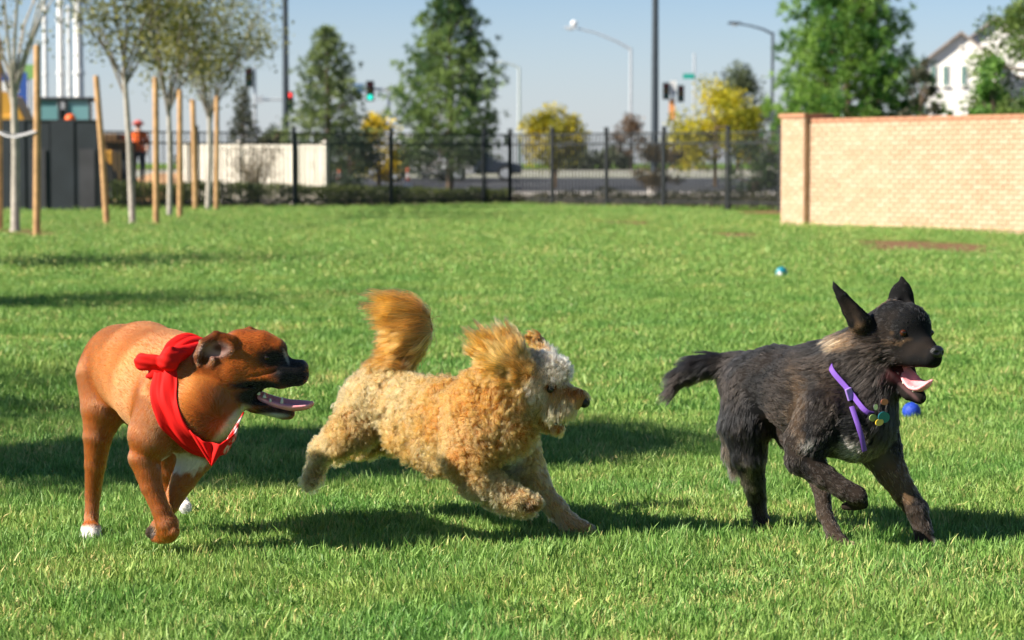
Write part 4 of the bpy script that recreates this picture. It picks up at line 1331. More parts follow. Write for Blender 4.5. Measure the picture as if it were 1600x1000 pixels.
# ------------------------------------------------------------------ iron fence in two runs
M_iron = mat('iron_black', (0.012, 0.014, 0.016), rough=0.5, metal=0.0, var=0.3, scale=3)
_pk = MB().box((0, 0, 0.90), (0.024, 0.024, 1.62)).mesh('picket'); _pk.materials.append(M_iron)
_pt = MB().box((0, 0, 0.93), (0.075, 0.075, 1.86)).box((0, 0, 1.875), (0.09, 0.09, 0.03)).mesh('post'); _pt.materials.append(M_iron)
def iron_fence(pts, ts, label):
    """pts: two ends; ts: where the posts stand along it (0..1)"""
    a, b = np.array(pts[0]), np.array(pts[1])
    L = np.linalg.norm(b - a); rz = math.atan2(b[1] - a[1], b[0] - a[0])
    root = empty('iron_fence', (a[0], a[1], 0), rz, label, 'fence', 'black iron picket fence runs')
    for t in ts:
        link_mesh('post', _pt, None, root, (t * L, 0, 0))
    for z in (0.18, 1.50, 1.74):
        MB().box((L / 2, 0, z), (L, 0.03, 0.04)).build('rail', M_iron, root)
    n = int(L / 0.112)
    for i in range(n):
        x = (i + 0.5) * L / n
        if min(abs(x - t * L) for t in ts) > 0.05:
            link_mesh('picket', _pk, None, root, (x, 0, 0))
    return root
cornr = at(797, 300, 59.2)[:2]; lft = at(150, 300, 53.2)[:2]; rgt = at(1226, 300, 53.0)[:2]
def t_of(u, a, b):
    """where the run a-b crosses pixel column u"""
    k = (u - 800) / F
    return (k * a[1] - a[0]) / ((b[0] - a[0]) - k * (b[1] - a[1]))
iron_fence((lft, cornr), [0.003] + [t_of(u, lft, cornr) for u in (308, 460, 612, 757)], 'black iron picket fence behind the staked trees and low hedge')
iron_fence((cornr, rgt), [0.0] + [t_of(u, cornr, rgt) for u in (863, 947, 1037, 1137)] + [0.985], 'black iron picket fence running up to the brick pillar')

# ------------------------------------------------------------------ brick wall and pillar
M_mortar = mat('mortar', (0.54, 0.38, 0.262), rough=0.95, var=0.1, scale=6, bump=0.3, bscale=60)
M_brick = []
for k, c in enumerate(((0.525, 0.352, 0.232), (0.545, 0.375, 0.252), (0.505, 0.330, 0.212), (0.560, 0.393, 0.272), (0.53, 0.360, 0.238))):
    M_brick.append(mat('brick_%s' % 'abcde'[k], c, rough=0.9, var=0.10, scale=9, bump=0.4, bscale=50))
M_cap = mat('brick_cap', (0.43, 0.205, 0.12), rough=0.9, var=0.15, scale=6, bump=0.4, bscale=50)
def bricks():
    rng = random.Random(5)
    A = np.array([at(1265, 300, 40.6)[0], 40.6]); Bp = np.array([at(1600, 300, 36.6)[0], 36.6])
    d = (Bp - A) / np.linalg.norm(Bp - A)
    L = np.linalg.norm(Bp - A) + 2.2
    rz = math.atan2(d[1], d[0])
    root = empty('brick_wall', (A[0], A[1], 0), rz, 'pale tan brick garden wall with a reddish coping', 'wall')
    H0, H1 = -0.3, 1.72
    MB().box((L / 2, 0.10, (H0 + H1) / 2), (L, 0.186, H1 - H0)).build('wall_core', M_mortar, root)
    bl, bh, jt = 0.205, 0.066, 0.011
    meshes = []
    for k in range(5):
        me = MB().box((0, 0, 0), (bl, 0.02, bh)).mesh('brick')
        bm = bmesh.new(); bm.from_mesh(me); bmesh.ops.bevel(bm, geom=bm.edges[:], offset=0.004, segments=1, affect='EDGES'); bm.to_mesh(me); bm.free()
        me.materials.append(M_brick[k]); meshes.append(me)
    rows = int((H1 - H0) / (bh + jt))
    spots = []
    for r in range(rows):
        z = H1 - bh / 2 - 0.004 - r * (bh + jt)
        x = bl / 2 + jt + (0.5 * (bl + jt) if r % 2 else 0)
        if r % 2: spots.append((bl * 0.25 + 0.006, z, 0.5))
        while x + bl / 2 < L:
            spots.append((x, z, 1.0)); x += bl + jt
    full = [s for s in spots if s[2] == 1.0 and s[1] > -0.05]
    # the bricks that show largest: those nearest the camera (far along the wall) inside the picture
    Lin = np.linalg.norm(Bp - A)
    inview = sorted([s for s in full if s[0] < Lin - 0.05], key=lambda s: -s[0])
    chosen = set(inview[:298])
    for s in inview[:298]:
        o = link_mesh('brick', meshes[rng.randrange(5)], None, root, (s[0], -0.008 + rng.uniform(-0.002, 0.002), s[1]))
    mbs = [MB() for _ in range(5)]
    for s in spots:
        if s in chosen: continue
        w = bl if s[2] == 1.0 else bl / 2 - 0.004
        mbs[rng.randrange(5)].box((s[0], -0.008 + rng.uniform(-0.002, 0.002), s[1]), (w, 0.02, bh))
    big = MB(); 
    me = bpy.data.meshes.new('bricks_beyond')
    V = []; Fs = []; mi = []
    for k, m_ in enumerate(mbs):
        n = len(V); V += m_.v; Fs += [tuple(i + n for i in f) for f in m_.f]; mi += [k] * len(m_.f)
    me.from_pydata(V, [], Fs)
    for k in range(5): me.materials.append(M_brick[k])
    me.polygons.foreach_set('material_index', mi); me.update()
    o = link_mesh('bricks_beyond', me, None, root); o['kind'] = 'stuff'
    # coping: bricks on edge
    n = int(L / 0.21)
    for i in range(n):
        mb = MB(); mb.box((0.105 + i * 0.21, 0.10, H1 + 0.036), (0.202, 0.27, 0.07)); mb.build('coping_brick', M_cap, root, bevel=0.006)
    # pillar
    W = 0.585; HP = 1.81
    lx, ly = -W / 2 + 0.002, -0.13 + W / 2
    Pp = (A[0] + lx * math.cos(rz) - ly * math.sin(rz), A[1] + lx * math.sin(rz) + ly * math.cos(rz))
    pr = empty('brick_pillar', (Pp[0], Pp[1], 0), rz, 'square tan brick pillar with a reddish cap between wall and iron fence', 'pillar')
    MB().box((0, 0, (HP - 0.3) / 2), (W - 0.016, W - 0.016, HP + 0.3)).build('pillar_core', M_mortar, pr)
    r = 0; z = HP - bh / 2
    while z > -0.25:
        for side in range(4):
            cs, sn = [(1, 0), (0, 1), (-1, 0), (0, -1)][side]
            for q in ((-0.195, 0.0, 0.195) if r % 2 == 0 else (-0.2425, -0.0975, 0.0975, 0.2425)):
                w = 0.184 if (r % 2 == 0 or abs(q) < 0.1) else 0.086
                mb = MB()
                if side % 2 == 0: mb.box((q, -(W / 2 - 0.006) * cs, z), (w, 0.02, bh))
                else: mb.box(((W / 2 - 0.006) * sn, q, z), (0.02, w, bh))
                if z > 0.0 and side in (0, 1): mb.build('brick', M_brick[rng.randrange(5)], pr)
                else: big.v and None; pillar_rest.append(mb)
        z -= bh + jt; r += 1
    rest = MB()
    for m_ in pillar_rest: rest.add(m_.v, m_.f)
    o = rest.build('bricks_on_hidden_faces', M_brick[0], pr); o['kind'] = 'stuff'
    MB().box((0, 0, HP + 0.035), (W + 0.07, W + 0.07, 0.07)).build('cap', M_cap, pr, bevel=0.008)
pillar_rest = []
bricks()

# ------------------------------------------------------------------ foliage builders
M_leafs = {}
def leaf_mat(name, c, trans=0.35, rough=0.5):
    if name in M_leafs: return M_leafs[name]
    m, nt, out = mat_new(name)
    N, L = nt.nodes, nt.links
    a = N.new('ShaderNodeAttribute'); a.attribute_name = 'col'
    b = N.new('ShaderNodeBsdfPrincipled'); b.inputs['Roughness'].default_value = rough; b.inputs['Specular IOR Level'].default_value = 0.3
    t = N.new('ShaderNodeBsdfTranslucent')
    L.new(a.outputs['Color'], b.inputs['Base Color']); L.new(a.outputs['Color'], t.inputs['Color'])
    s = N.new('ShaderNodeMixShader'); s.inputs[0].default_value = trans
    L.new(b.outputs[0], s.inputs[1]); L.new(t.outputs[0], s.inputs[2]); L.new(s.outputs[0], out.inputs['Surface'])
    M_leafs[name] = m
    return m
M_fol = leaf_mat('foliage', None)
def leaves_mesh(name, P, size, cols, rng, aspect=0.55, dirs=None, spread=1.0):
    """a quad leaf at every point"""
    n = len(P)
    d = rng.normal(size=(n, 3)) * spread
    if dirs is not None: d = d + dirs
    d /= np.linalg.norm(d, axis=1)[:, None] + 1e-9
    e = rng.normal(size=(n, 3)); e -= (e * d).sum(1)[:, None] * d; e /= np.linalg.norm(e, axis=1)[:, None] + 1e-9
    s = (size * (0.6 + 0.8 * rng.random(n)))[:, None]
    V = np.stack([P, P + d * s * 0.5 + e * s * aspect * 0.5, P + d * s, P + d * s * 0.5 - e * s * aspect * 0.5], 1).reshape(-1, 3)
    me = np_mesh(name, V, np.arange(4 * n).reshape(n, 4), False)
    vcol(me, np.repeat(cols, 4, 0))
    return me
def leaf_cols(P, c1, c2, rng, scale=2.0, seed=3):
    n = fbm(P, scale, seed, 2)[:, None]
    k = np.clip(sstep(0.3, 0.7, n) + 0.25 * rng.normal(size=(len(P), 1)), 0, 1)
    return np.asarray(c1) * (1 - k) + np.asarray(c2) * k
M_bark = mat('bark_brown', (0.11, 0.075, 0.05), rough=0.9, var=0.35, scale=12, bump=0.7, bscale=30)
M_barkw = mat('bark_pale', (0.38, 0.34, 0.29), rough=0.85, var=0.25, scale=10, bump=0.5, bscale=30)
M_barkg = mat('bark_grey', (0.20, 0.17, 0.14), rough=0.85, var=0.25, scale=10, bump=0.5, bscale=30)
def young_tree(seed, trunk_h, height, crown_w, nleaf, lean=(0, 0), r=0.07, bare=False, c1=(0.11, 0.125, 0.026), c2=(0.29, 0.275, 0.065), label='', group=None, loc=(0, 0, 0)):
    """slim staked street tree: pale trunk, upswept limbs, airy crown"""
    rng = np.random.default_rng(seed)
    root = empty('staked_tree', loc, 0, label, 'tree', group)
    tr = MB()
    top = np.array([lean[0], lean[1], trunk_h])
    tr.tube([(0, 0, -0.05), (0.0, 0, 0.08), tuple(top * 0.5 + [0.02, 0, 0]), tuple(top)], [r * 1.7, r * 1.15, r, r * 0.8], n=10)
    tr.build('trunk', M_barkw, root)
    limbs = MB(); tips = []; dirs = []
    nl = 9
    for i in range(nl):
        a = i * 2.4 + rng.random() * 0.6
        out_ = crown_w * (0.25 + 0.30 * rng.random())
        z1 = trunk_h + (height - trunk_h) * (0.45 + 0.5 * rng.random())
        p0 = top - np.array([0, 0, 0.5 * rng.random()]); p3 = np.array([top[0] + out_ * math.cos(a), top[1] + out_ * math.sin(a), z1])
        pts = []
        for t in np.linspace(0, 1, 6):
            q = p0 * (1 - t) + p3 * t; q[:2] -= (p3 - p0)[:2] * 0.25 * t * (1 - t); q = q + 0.04 * rng.normal(size=3) * t
            pts.append(q)
        limbs.tube(pts, list(np.linspace(r * 0.5, r * 0.09, 6)), n=6)
        for k in range(7 if bare else 11):
            t = 0.25 + 0.75 * rng.random(); j = min(int(t * 5), 4); f = t * 5 - j
            s0 = pts[j] * (1 - f) + pts[j + 1] * f
            d = rng.normal(size=3); d[2] = abs(d[2]) * 0.7 + 0.3; d /= np.linalg.norm(d)
            ln = crown_w * (0.12 + 0.16 * rng.random())
            s1 = s0 + d * ln * 0.55 + 0.03 * rng.normal(size=3); s2 = s0 + d * ln
            limbs.tube([s0, s1, s2], [r * 0.13, r * 0.09, r * 0.04], n=4, cap=False)
            tips += [s0 * (1 - q) + s2 * q for q in (0.35, 0.7, 1.0)]
    limbs.build('limbs', M_barkw if bare else M_barkg, root)
    tips = np.array(tips)
    if nleaf:
        P = tips[rng.integers(0, len(tips), nleaf)] + rng.normal(size=(nleaf, 3)) * crown_w * 0.07
        me = leaves_mesh('crown', P, np.full(nleaf, 0.08), leaf_cols(P, c1, c2, rng, 1.6), rng, 0.5)
        link_mesh('crown', me, M_fol, root)
    return root
def copy_tree(src, loc, rz, label=None, s=1.0):
    r = src.copy(); COL.objects.link(r); r.location = loc; r.rotation_euler = (0, 0, rz); r.scale = (s, s, s)
    if label: r['label'] = label
    for ch in list(src.children):
        c = ch.copy(); COL.objects.link(c); c.parent = r
        for g in ch.children:
            d = g.copy(); COL.objects.link(d); d.parent = c
    return r
def ground3(u, v):
    p = gp(u, v); return (p[0], p[1], 0.0)
GT = 'young trees staked along the lawn'
t1 = young_tree(61, 2.35, 5.4, 2.0, 260, r=0.062, bare=True, label='nearly bare young tree with pale trunk tied between two stakes', group=GT, loc=ground3(24, 362), c1=(0.16, 0.17, 0.05), c2=(0.22, 0.22, 0.08))
t2 = young_tree(62, 2.7, 5.4, 2.5, 3800, lean=(-0.12, 0), r=0.052, label='sparse olive young tree with pale trunk beside the leaning stake', group=GT, loc=ground3(207, 350))
t3 = young_tree(63, 2.3, 5.6, 2.5, 5600, r=0.048, label='young olive-leaved tree between the pair of upright stakes', group=GT, loc=ground3(265, 341))
t4 = young_tree(64, 2.2, 5.2, 3.0, 6400, lean=(0.05, 0), r=0.055, label='young tree with trunk curved at its foot beside the cream fence', group=GT, loc=ground3(325, 331))
ROWTREE = True
# the same row goes on towards the photographer; these throw the long shadows on the grass
SH = 'young row tree casting a long shadow across the lawn'
for (x, y, src, rz, s) in ((-7.2, 7.6, t4, 0.4, 0.85), (-7.6, 9.6, t2, 1.9, 0.9), (-7.6, 16.5, t3, 2.8, 0.9), (-8.6, 23.6, t4, 4.0, 0.98)):
    copy_tree(src, (x, y, 0), rz, SH, s)

M_stake = mat('lodgepole_stake', (0.47, 0.27, 0.12), rough=0.85, var=0.25, scale=7, bump=0.5, bscale=25)
def stake(base, topuv, label, r=0.052):
    p = gp(*base); q = at(topuv[0], topuv[1], p[1])
    mb = MB(); d = Vector(q - np.array([p[0], p[1], 0]))
    mb.tube([(0, 0, -0.2), d * 0.5 + Vector((0.006, 0, 0)), d * 0.985, d], [r * 1.05, r, r * 0.95, r * 0.72], n=12)
    o = mb.build('tree_stake', M_stake, None, (p[0], p[1], 0))
    return tag(o, label, 'stake', 'wooden tree stakes')
stake((57, 369), (58, 70), 'thick round wooden stake tied to the nearly bare tree')
stake((-1, 362), (-3, 60), 'wooden stake on the far side of the nearly bare tree, by the black screen')
stake((168, 353), (150, 118), 'wooden stake leaning to one side next to the sparse olive tree')
stake((244, 353), (243, 120), 'upright wooden stake standing in front of the dirt mound')
stake((281, 343), (281, 140), 'upright wooden stake beside the white trunk, before the cream fence end')
stake((306, 331), (301, 155), 'thin dark stake close to the tree with the curved foot', r=0.06)
stake((338, 333), (339, 150), 'wooden stake standing in front of the cream fence')
# tie strap between the two stakes and the first trunk
p0 = gp(57, 369); Yt = p0[1]
mb = MB()
mb.tube([at(57, 206, Yt - 0.06), at(40, 211, Yt - 0.02), at(24, 215, Yt + 0.0), at(10, 213, Yt + 0.1), at(-2, 207, Yt + 0.2)], 0.016, n=6)
mb.tube([at(57, 203, Yt + 0.06), at(40, 209, Yt + 0.3), at(24, 212, Yt + 0.45), at(-2, 205, Yt + 0.4)], 0.016, n=6)
tag(mb.build('tree_tie', mat('strap_grey', (0.35, 0.34, 0.36), rough=0.5)), 'grey rubber tie looped from stake to stake around a pale trunk', 'tie')

# ------------------------------------------------------------------ pines and other trees
def pine(loc, height, width, label, seed, base_h=0.6, ntuft=1500, c1=(0.058, 0.125, 0.042), c2=(0.265, 0.370, 0.110), nl=0.20, lobes=0.0):
    rng = np.random.default_rng(seed)
    root = empty('pine_tree', loc, 0, label, 'tree', 'pine trees')
    mb = MB()
    mb.tube([(0, 0, -0.1), (0.03, 0, height * 0.35), (0, 0.02, height * 0.7), (0, 0, height * 0.98)], [0.14, 0.10, 0.06, 0.015], n=9)
    mb.build('trunk', M_bark, root)
    br = MB(); tp = []; td = []
    nb = int(16 * height)
    for i in range(nb):
        f = (i + rng.random()) / nb
        z = base_h + (height - base_h) * f
        prof = (1 - f) ** 0.75 * (0.75 + 0.5 * rng.random()) * min(1, 0.55 + f * 3)
        L = width / 2 * prof + 0.12
        a = i * 2.399 + rng.random() * 0.5
        up = 0.25 + 0.5 * f
        end = np.array([math.cos(a) * L, math.sin(a) * L, z + L * up])
        st = np.array([0, 0, z])
        midp = (st + end) / 2 - np.array([0, 0, 0.08 * L])
        br.tube([st, midp, end], [0.028, 0.018, 0.007], n=5, cap=False)
        k = int(ntuft / nb * (0.4 + 1.2 * prof))
        for j in range(k):
            t = 0.30 + 0.70 * rng.random() ** 0.7
            p = (st * (1 - t) ** 2 + 2 * midp * t * (1 - t) + end * t * t)
            side = np.clip(rng.normal(size=3), -1.6, 1.6) * 0.15 * min(L, 1.1) * (0.35 + t) * np.array([1, 1, 0.7])
            tp.append(p + side)
            d = (end - st) / (np.linalg.norm(end - st)) * 0.6 + side / (np.linalg.norm(side) + 1e-6) * 0.6 + np.array([0, 0, 0.45])
            td.append(d)
    br.build('limbs', M_bark, root)
    tp = np.array(tp); td = np.array(td); td /= np.linalg.norm(td, axis=1)[:, None]
    m = 26
    P = np.repeat(tp, m, 0); D = np.repeat(td, m, 0)
    d = D * 0.8 + rng.normal(size=P.shape) * 0.55
    cl = np.repeat(leaf_cols(tp, c1, c2, rng, 1.6, seed), m, 0) * (0.8 + 0.4 * rng.random((len(P), 1)))
    me = leaves_mesh('crown', P, np.full(len(P), nl), cl, rng, 0.11, d * 6, 1.0)
    link_mesh('crown', me, M_fol, root)
    return root
def z0(y): return float(gnd(0.0, y))
def base_at(u, Y):
    p = at(u, 255, Y); return (p[0], Y, z0(Y))
def hgt(v, Y): return CAM_H + (HORIZON - v) * Y / F - z0(Y)
pine(base_at(512, 84), hgt(50, 84), 140 * 84 / F, 'conical grey-green pine between the signal arms, over the cream fence', 71, 0.5, 1000, c1=(0.075, 0.125, 0.050), c2=(0.280, 0.350, 0.125))
pine(base_at(703, 79), hgt(-22, 79), 182 * 79 / F, 'tall bushy pine with bare brown lower trunk behind the iron fence', 72, 0.95, 1800)
pine(base_at(1322, 62), hgt(-70, 62), 275 * 62 / F, 'big bright green pine rising over the brick wall', 73, 0.4, 3200, c1=(0.060, 0.165, 0.034), c2=(0.270, 0.430, 0.085), nl=0.19)
pine(base_at(380, 110), hgt(140, 110), 46 * 110 / F, 'small thin sapling pine by the traffic signal pole', 74, 0.3, 260, c1=(0.06, 0.075, 0.04), c2=(0.12, 0.13, 0.07), nl=0.22)

def round_tree(name, loc, height, width, label, cat, seed, c1, c2, nleaf=5000, leaf=0.12, trunk_h=0.8, depth=None, bark=None, group=None, nclump=26, flatb=0.25, sp=0.30):
    """broad-leaved crown of many leaf clumps around spreading limbs"""
    rng = np.random.default_rng(seed)
    root = empty(name, loc, 0, label, cat, group)
    bark = bark or M_bark
    depth = depth or width
    ch = height - trunk_h * flatb
    z0_ = trunk_h * flatb
    cc = []
    mb = MB(); lm = MB()
    mb.tube([(0, 0, -0.1), (0.02, 0, trunk_h * 0.6), (0.0, 0.01, trunk_h), (0, 0, height * 0.7)], [0.04 + height * 0.016, 0.02 + height * 0.013, height * 0.012, 0.015], n=8)
    mb.build('trunk', bark, root)
    for i in range(nclump):
        for _ in range(50):
            q = rng.random(3) * 2 - 1
            if (q ** 2).sum() < 1: break
        q = q / max(np.linalg.norm(q), 1e-6) * np.linalg.norm(q) ** 0.45
        wz = 1.0 - 0.45 * max(0, q[2])
        c = np.array([q[0] * width / 2 * 0.82 * wz, q[1] * depth / 2 * 0.82 * wz, z0_ + ch * (0.5 + 0.44 * q[2])])
        cc.append(c)
        st = np.array([0, 0, max(trunk_h * 0.5, min(c[2] - 0.2, height * 0.6))])
        lm.tube([st, (st + c) / 2 + rng.normal(size=3) * 0.06 * width, c], [height * 0.008, height * 0.005, height * 0.002], n=5, cap=False)
    lm.build('limbs', bark, root)
    cc = np.array(cc)
    k = rng.integers(0, nclump, nleaf)
    rr = (sp * min(width, depth) * (0.5 + 0.7 * rng.random(nclump)))[k][:, None]
    v = rng.normal(size=(nleaf, 3)); v /= np.linalg.norm(v, axis=1)[:, None]
    P = cc[k] + v * rr * (rng.random((nleaf, 1)) ** 0.5) * np.array([1, 1, 0.8]) * 0.75
    P[:, 2] = np.maximum(P[:, 2], 0.05)
    tone = (rng.random(nclump) * 0.5 - 0.25)[k][:, None]
    cl = leaf_cols(P, c1, c2, rng, 3.0 / width, seed) * (1 + tone)
    me = leaves_mesh('crown', P, np.full(nleaf, leaf), cl, rng, 0.6)
    link_mesh('crown', me, M_fol, root)
    return root
YL1, YL2 = (0.32, 0.29, 0.018), (0.78, 0.58, 0.02)
round_tree('yellow_tree', base_at(592, 92), hgt(178, 92), 105 * 92 / F, 'golden yellow shrubby tree between the two pines', 'tree', 81, YL1, YL2, 4200, 0.13, 0.5, group='yellowing trees across the fence')
round_tree('yellow_tree', base_at(868, 88), hgt(166, 88), 112 * 88 / F, 'small yellow-topped tree with dark trunk beside the road', 'tree', 82, (0.20, 0.20, 0.018), (0.68, 0.54, 0.025), 5600, 0.12, 0.9, flatb=0.8, group='yellowing trees across the fence')
round_tree('yellow_tree', base_at(1118, 90), hgt(122, 90), 170 * 90 / F, 'broad yellow-green tree by the tall dark pole', 'tree', 83, (0.22, 0.24, 0.018), (0.70, 0.58, 0.025), 9500, 0.13, 0.7, flatb=0.5, group='yellowing trees across the fence', nclump=34)
round_tree('distant_tree', base_at(1152, 170), hgt(100, 170), 110 * 170 / F, 'hazy grey-green tree beyond the yellow-green tree', 'tree', 84, (0.05, 0.07, 0.035), (0.12, 0.15, 0.07), 4500, 0.26, 2.0)
round_tree('brown_tree', base_at(984, 125), hgt(176, 125), 62 * 125 / F, 'small russet-brown tree left of the tall dark pole'.replace('left of', 'near'), 'tree', 85, (0.10, 0.06, 0.03), (0.20, 0.12, 0.06), 1500, 0.14, 1.2, flatb=0.8, sp=0.26)
round_tree('russet_bush', base_at(1032, 72), hgt(212, 72), 95 * 72 / F, 'dull russet-green bush behind the iron fence', 'bush', 86, (0.05, 0.045, 0.02), (0.16, 0.11, 0.05), 3200, 0.08, 0.3)
round_tree('dark_shrub', base_at(1175, 70), hgt(214, 70), 110 * 70 / F, 'dark green shrub behind the iron fence next to the brick pillar', 'bush', 87, (0.022, 0.05, 0.018), (0.07, 0.115, 0.035), 3200, 0.09, 0.3)
round_tree('dark_shrub', base_at(545, 76), hgt(202, 76), 120 * 76 / F, 'dark green shrub filling the gap beside the cream fence post', 'bush', 88, (0.012, 0.028, 0.014), (0.04, 0.07, 0.03), 4200, 0.09, 0.3)
round_tree('round_shrub', base_at(690, 74), hgt(215, 74), 150 * 74 / F, 'dark green shrub around the foot of the tall pine', 'bush', 98, (0.02, 0.04, 0.018), (0.06, 0.09, 0.03), 2600, 0.09, 0.3, flatb=2.2)
round_tree('wall_tree', base_at(1610, 56), hgt(-50, 56), 200 * 56 / F, 'olive-green leafy tree over the end of the brick wall', 'tree', 89, (0.06, 0.115, 0.028), (0.21, 0.29, 0.07), 18000, 0.10, 0.8, nclump=36)
round_tree('wall_tree', base_at(1552, 52), hgt(84, 52), 90 * 52 / F, 'bright green low tree in front of the white house', 'tree', 90, (0.05, 0.13, 0.028), (0.18, 0.33, 0.06), 7000, 0.085, 0.5)
round_tree('wall_tree', base_at(1438, 60), hgt(66, 60), 64 * 60 / F, 'dusky sparse tree between the big pine and the white house', 'tree', 91, (0.03, 0.045, 0.025), (0.15, 0.14, 0.09), 2000, 0.09, 1.0, sp=0.24, nclump=20)
for k, (u, v, w, Y) in enumerate(((735, 236, 120, 150), (905, 240, 90, 150), (960, 232, 60, 150), (1240, 170, 90, 120), (640, 242, 60, 150), (430, 200, 60, 140), (330, 236, 120, 150))):
    nm = ['grey-green shrub far across the road behind the tall pine', 'grey-green shrub far across the road past the small yellow tree', 'grey-green shrub far across the road under the russet tree', 'rusty shrub far behind the brick pillar', 'grey-green shrub far across the road between yellow tree and tall pine', 'pale bush far behind the pine between the signals', 'pale far shrub behind the cream fence'][k]
    round_tree('far_shrub', base_at(u, Y), hgt(v, Y), w * Y / F, nm, 'bush', 120 + k, (0.05, 0.07, 0.04) if k != 3 else (0.12, 0.07, 0.04), (0.12, 0.14, 0.07) if k != 3 else (0.22, 0.13, 0.07), 1500, 0.24, 0.4)
# bare twiggy shrub before the cream fence
def twig_shrub(loc, h, w, label, seed):
    rng = np.random.default_rng(seed)
    root = empty('twiggy_shrub', loc, 0, label, 'bush')
    mb = MB(); tips = []
    for i in range(60):
        a = rng.random() * 6.283; o_ = w / 2 * rng.random() ** 0.6; z = h * (0.45 + 0.55 * rng.random())
        e = np.array([o_ * math.cos(a), o_ * math.sin(a), z])
        m_ = e * 0.5 * np.array([0.8, 0.8, 1.1]) + rng.normal(size=3) * 0.05
        mb.tube([(0.03 * math.cos(a), 0.03 * math.sin(a), -0.02), m_, e], [0.012, 0.008, 0.003], n=4, cap=False)
        for j in range(4):
            t = 0.4 + 0.6 * rng.random(); s = m_ * (1 - t) + e * t; q = s + rng.normal(size=3) * 0.14 * h
            mb.tube([s, q], [0.006, 0.002], n=3, cap=False); tips.append(q)
    mb.build('twigs', mat('twig_tan', (0.19, 0.14, 0.09), rough=0.9), root)
    tips = np.array(tips); P = tips[rng.integers(0, len(tips), 700)] + rng.normal(size=(700, 3)) * 0.06
    link_mesh('dry_leaves', leaves_mesh('dry_leaves', P, np.full(700, 0.05), leaf_cols(P, (0.16, 0.12, 0.06), (0.28, 0.21, 0.11), rng), rng), M_fol, root)
    return root
twig_shrub(base_at(398, 60.0), hgt(222, 60.0), 95 * 60.0 / F, 'bare tan twiggy shrub in front of the cream fence', 95)
# clipped low hedge behind the fence
def hedge(u0, u1, Y0, Y1, v0, v1, label, seed, n, c1, c2, th=0.7, leaf=0.06, name='hedge', ragged=0.12):
    rng = np.random.default_rng(seed)
    t = rng.random(n)
    Y = Y0 + (Y1 - Y0) * t; u = u0 + (u1 - u0) * t
    X = (u - 800) / F * Y
    H_ = CAM_H + (HORIZON - (v0 + (v1 - v0) * t)) * Y / F - z0(60.0)
    Hn = H_ * (1 - ragged + 2 * ragged * fbm(np.stack([X * 1.0, Y * 0, X * 0], 1), 2.2, seed, 2))
    P = np.stack([X, Y + rng.random(n) * th, Hn * rng.random(n) ** 0.7], 1)
    o = empty(name, (0, 0, 0), 0, label, 'hedge')
    link_mesh('foliage', leaves_mesh('foliage', P, np.full(n, leaf), leaf_cols(P, c1, c2, rng, 2.5, seed), rng), M_fol, o)
    mb = MB()
    for k in range(int(abs(X.max() - X.min()) / 0.45)):
        tt = (k + 0.5) / max(1, int(abs(X.max() - X.min()) / 0.45)); y = Y0 + (Y1 - Y0) * tt + th / 2; x = ((u0 + (u1 - u0) * tt) - 800) / F * (y - th / 2)
        mb.tube([(x, y, -0.02), (x + 0.05, y, 0.2), (x - 0.03, y + 0.03, 0.4)], [0.02, 0.015, 0.006], n=5)
    mb.build('stems', M_bark, o)
    return o
hedge(172, 800, 54.2, 59.9, 284, 296, 'low dark green hedge along the foot of the iron fence', 96, 26000, (0.035, 0.055, 0.014), (0.150, 0.180, 0.045))
hedge(803, 1225, 60.0, 53.9, 302, 296, 'thin ragged ground shrubs along the fence by the brick pillar', 97, 5200, (0.05, 0.05, 0.022), (0.13, 0.12, 0.06), th=1.2, leaf=0.07, name='ragged_hedge', ragged=0.45)

# ------------------------------------------------------------------ cream privacy fence
M_cream = mat('cream_vinyl', (0.82, 0.75, 0.64), rough=0.5, var=0.04, scale=2)
def cream_fence():
    Y = 61.0; pb = at(507, 255, Y); rz = math.radians(-27)
    top = hgt(225, Y)
    root = empty('cream_fence', (pb[0], Y, z0(Y)), rz, 'cream vinyl privacy fence with capped posts behind the low hedge', 'fence')
    ub = -0.86
    px = [0.0, ub, ub - 1.7, ub - 3.3]
    for x in px:
        p = MB().box((x, 0, top / 2), (0.14, 0.14, top + 0.02)).build('post', M_cream, root, bevel=0.006)
        MB().box((x, 0, top + 0.02), (0.17, 0.17, 0.03)).add([(x - 0.08, -0.08, top + 0.035), (x + 0.08, -0.08, top + 0.035), (x + 0.08, 0.08, top + 0.035), (x - 0.08, 0.08, top + 0.035), (x, 0, top + 0.09)], [(0, 1, 4), (1, 2, 4), (2, 3, 4), (3, 0, 4)]).build('post_cap', M_cream, p)
    for x1, x0 in zip(px[:-1], px[1:]):
        s0, s1 = x0 + 0.07, x1 - 0.07
        n = max(2, int((s1 - s0) / 0.155)); w = (s1 - s0) / n
        for i in range(n):
            MB().box((s0 + (i + 0.5) * w, 0, top / 2 - 0.02), (w - 0.012, 0.03, top - 0.12)).build('board', M_cream, root, bevel=0.004)
        for z in (0.1, top - 0.06):
            MB().box(((s0 + s1) / 2, 0, z), (s1 - s0, 0.055, 0.12)).build('rail', M_cream, root)
cream_fence()

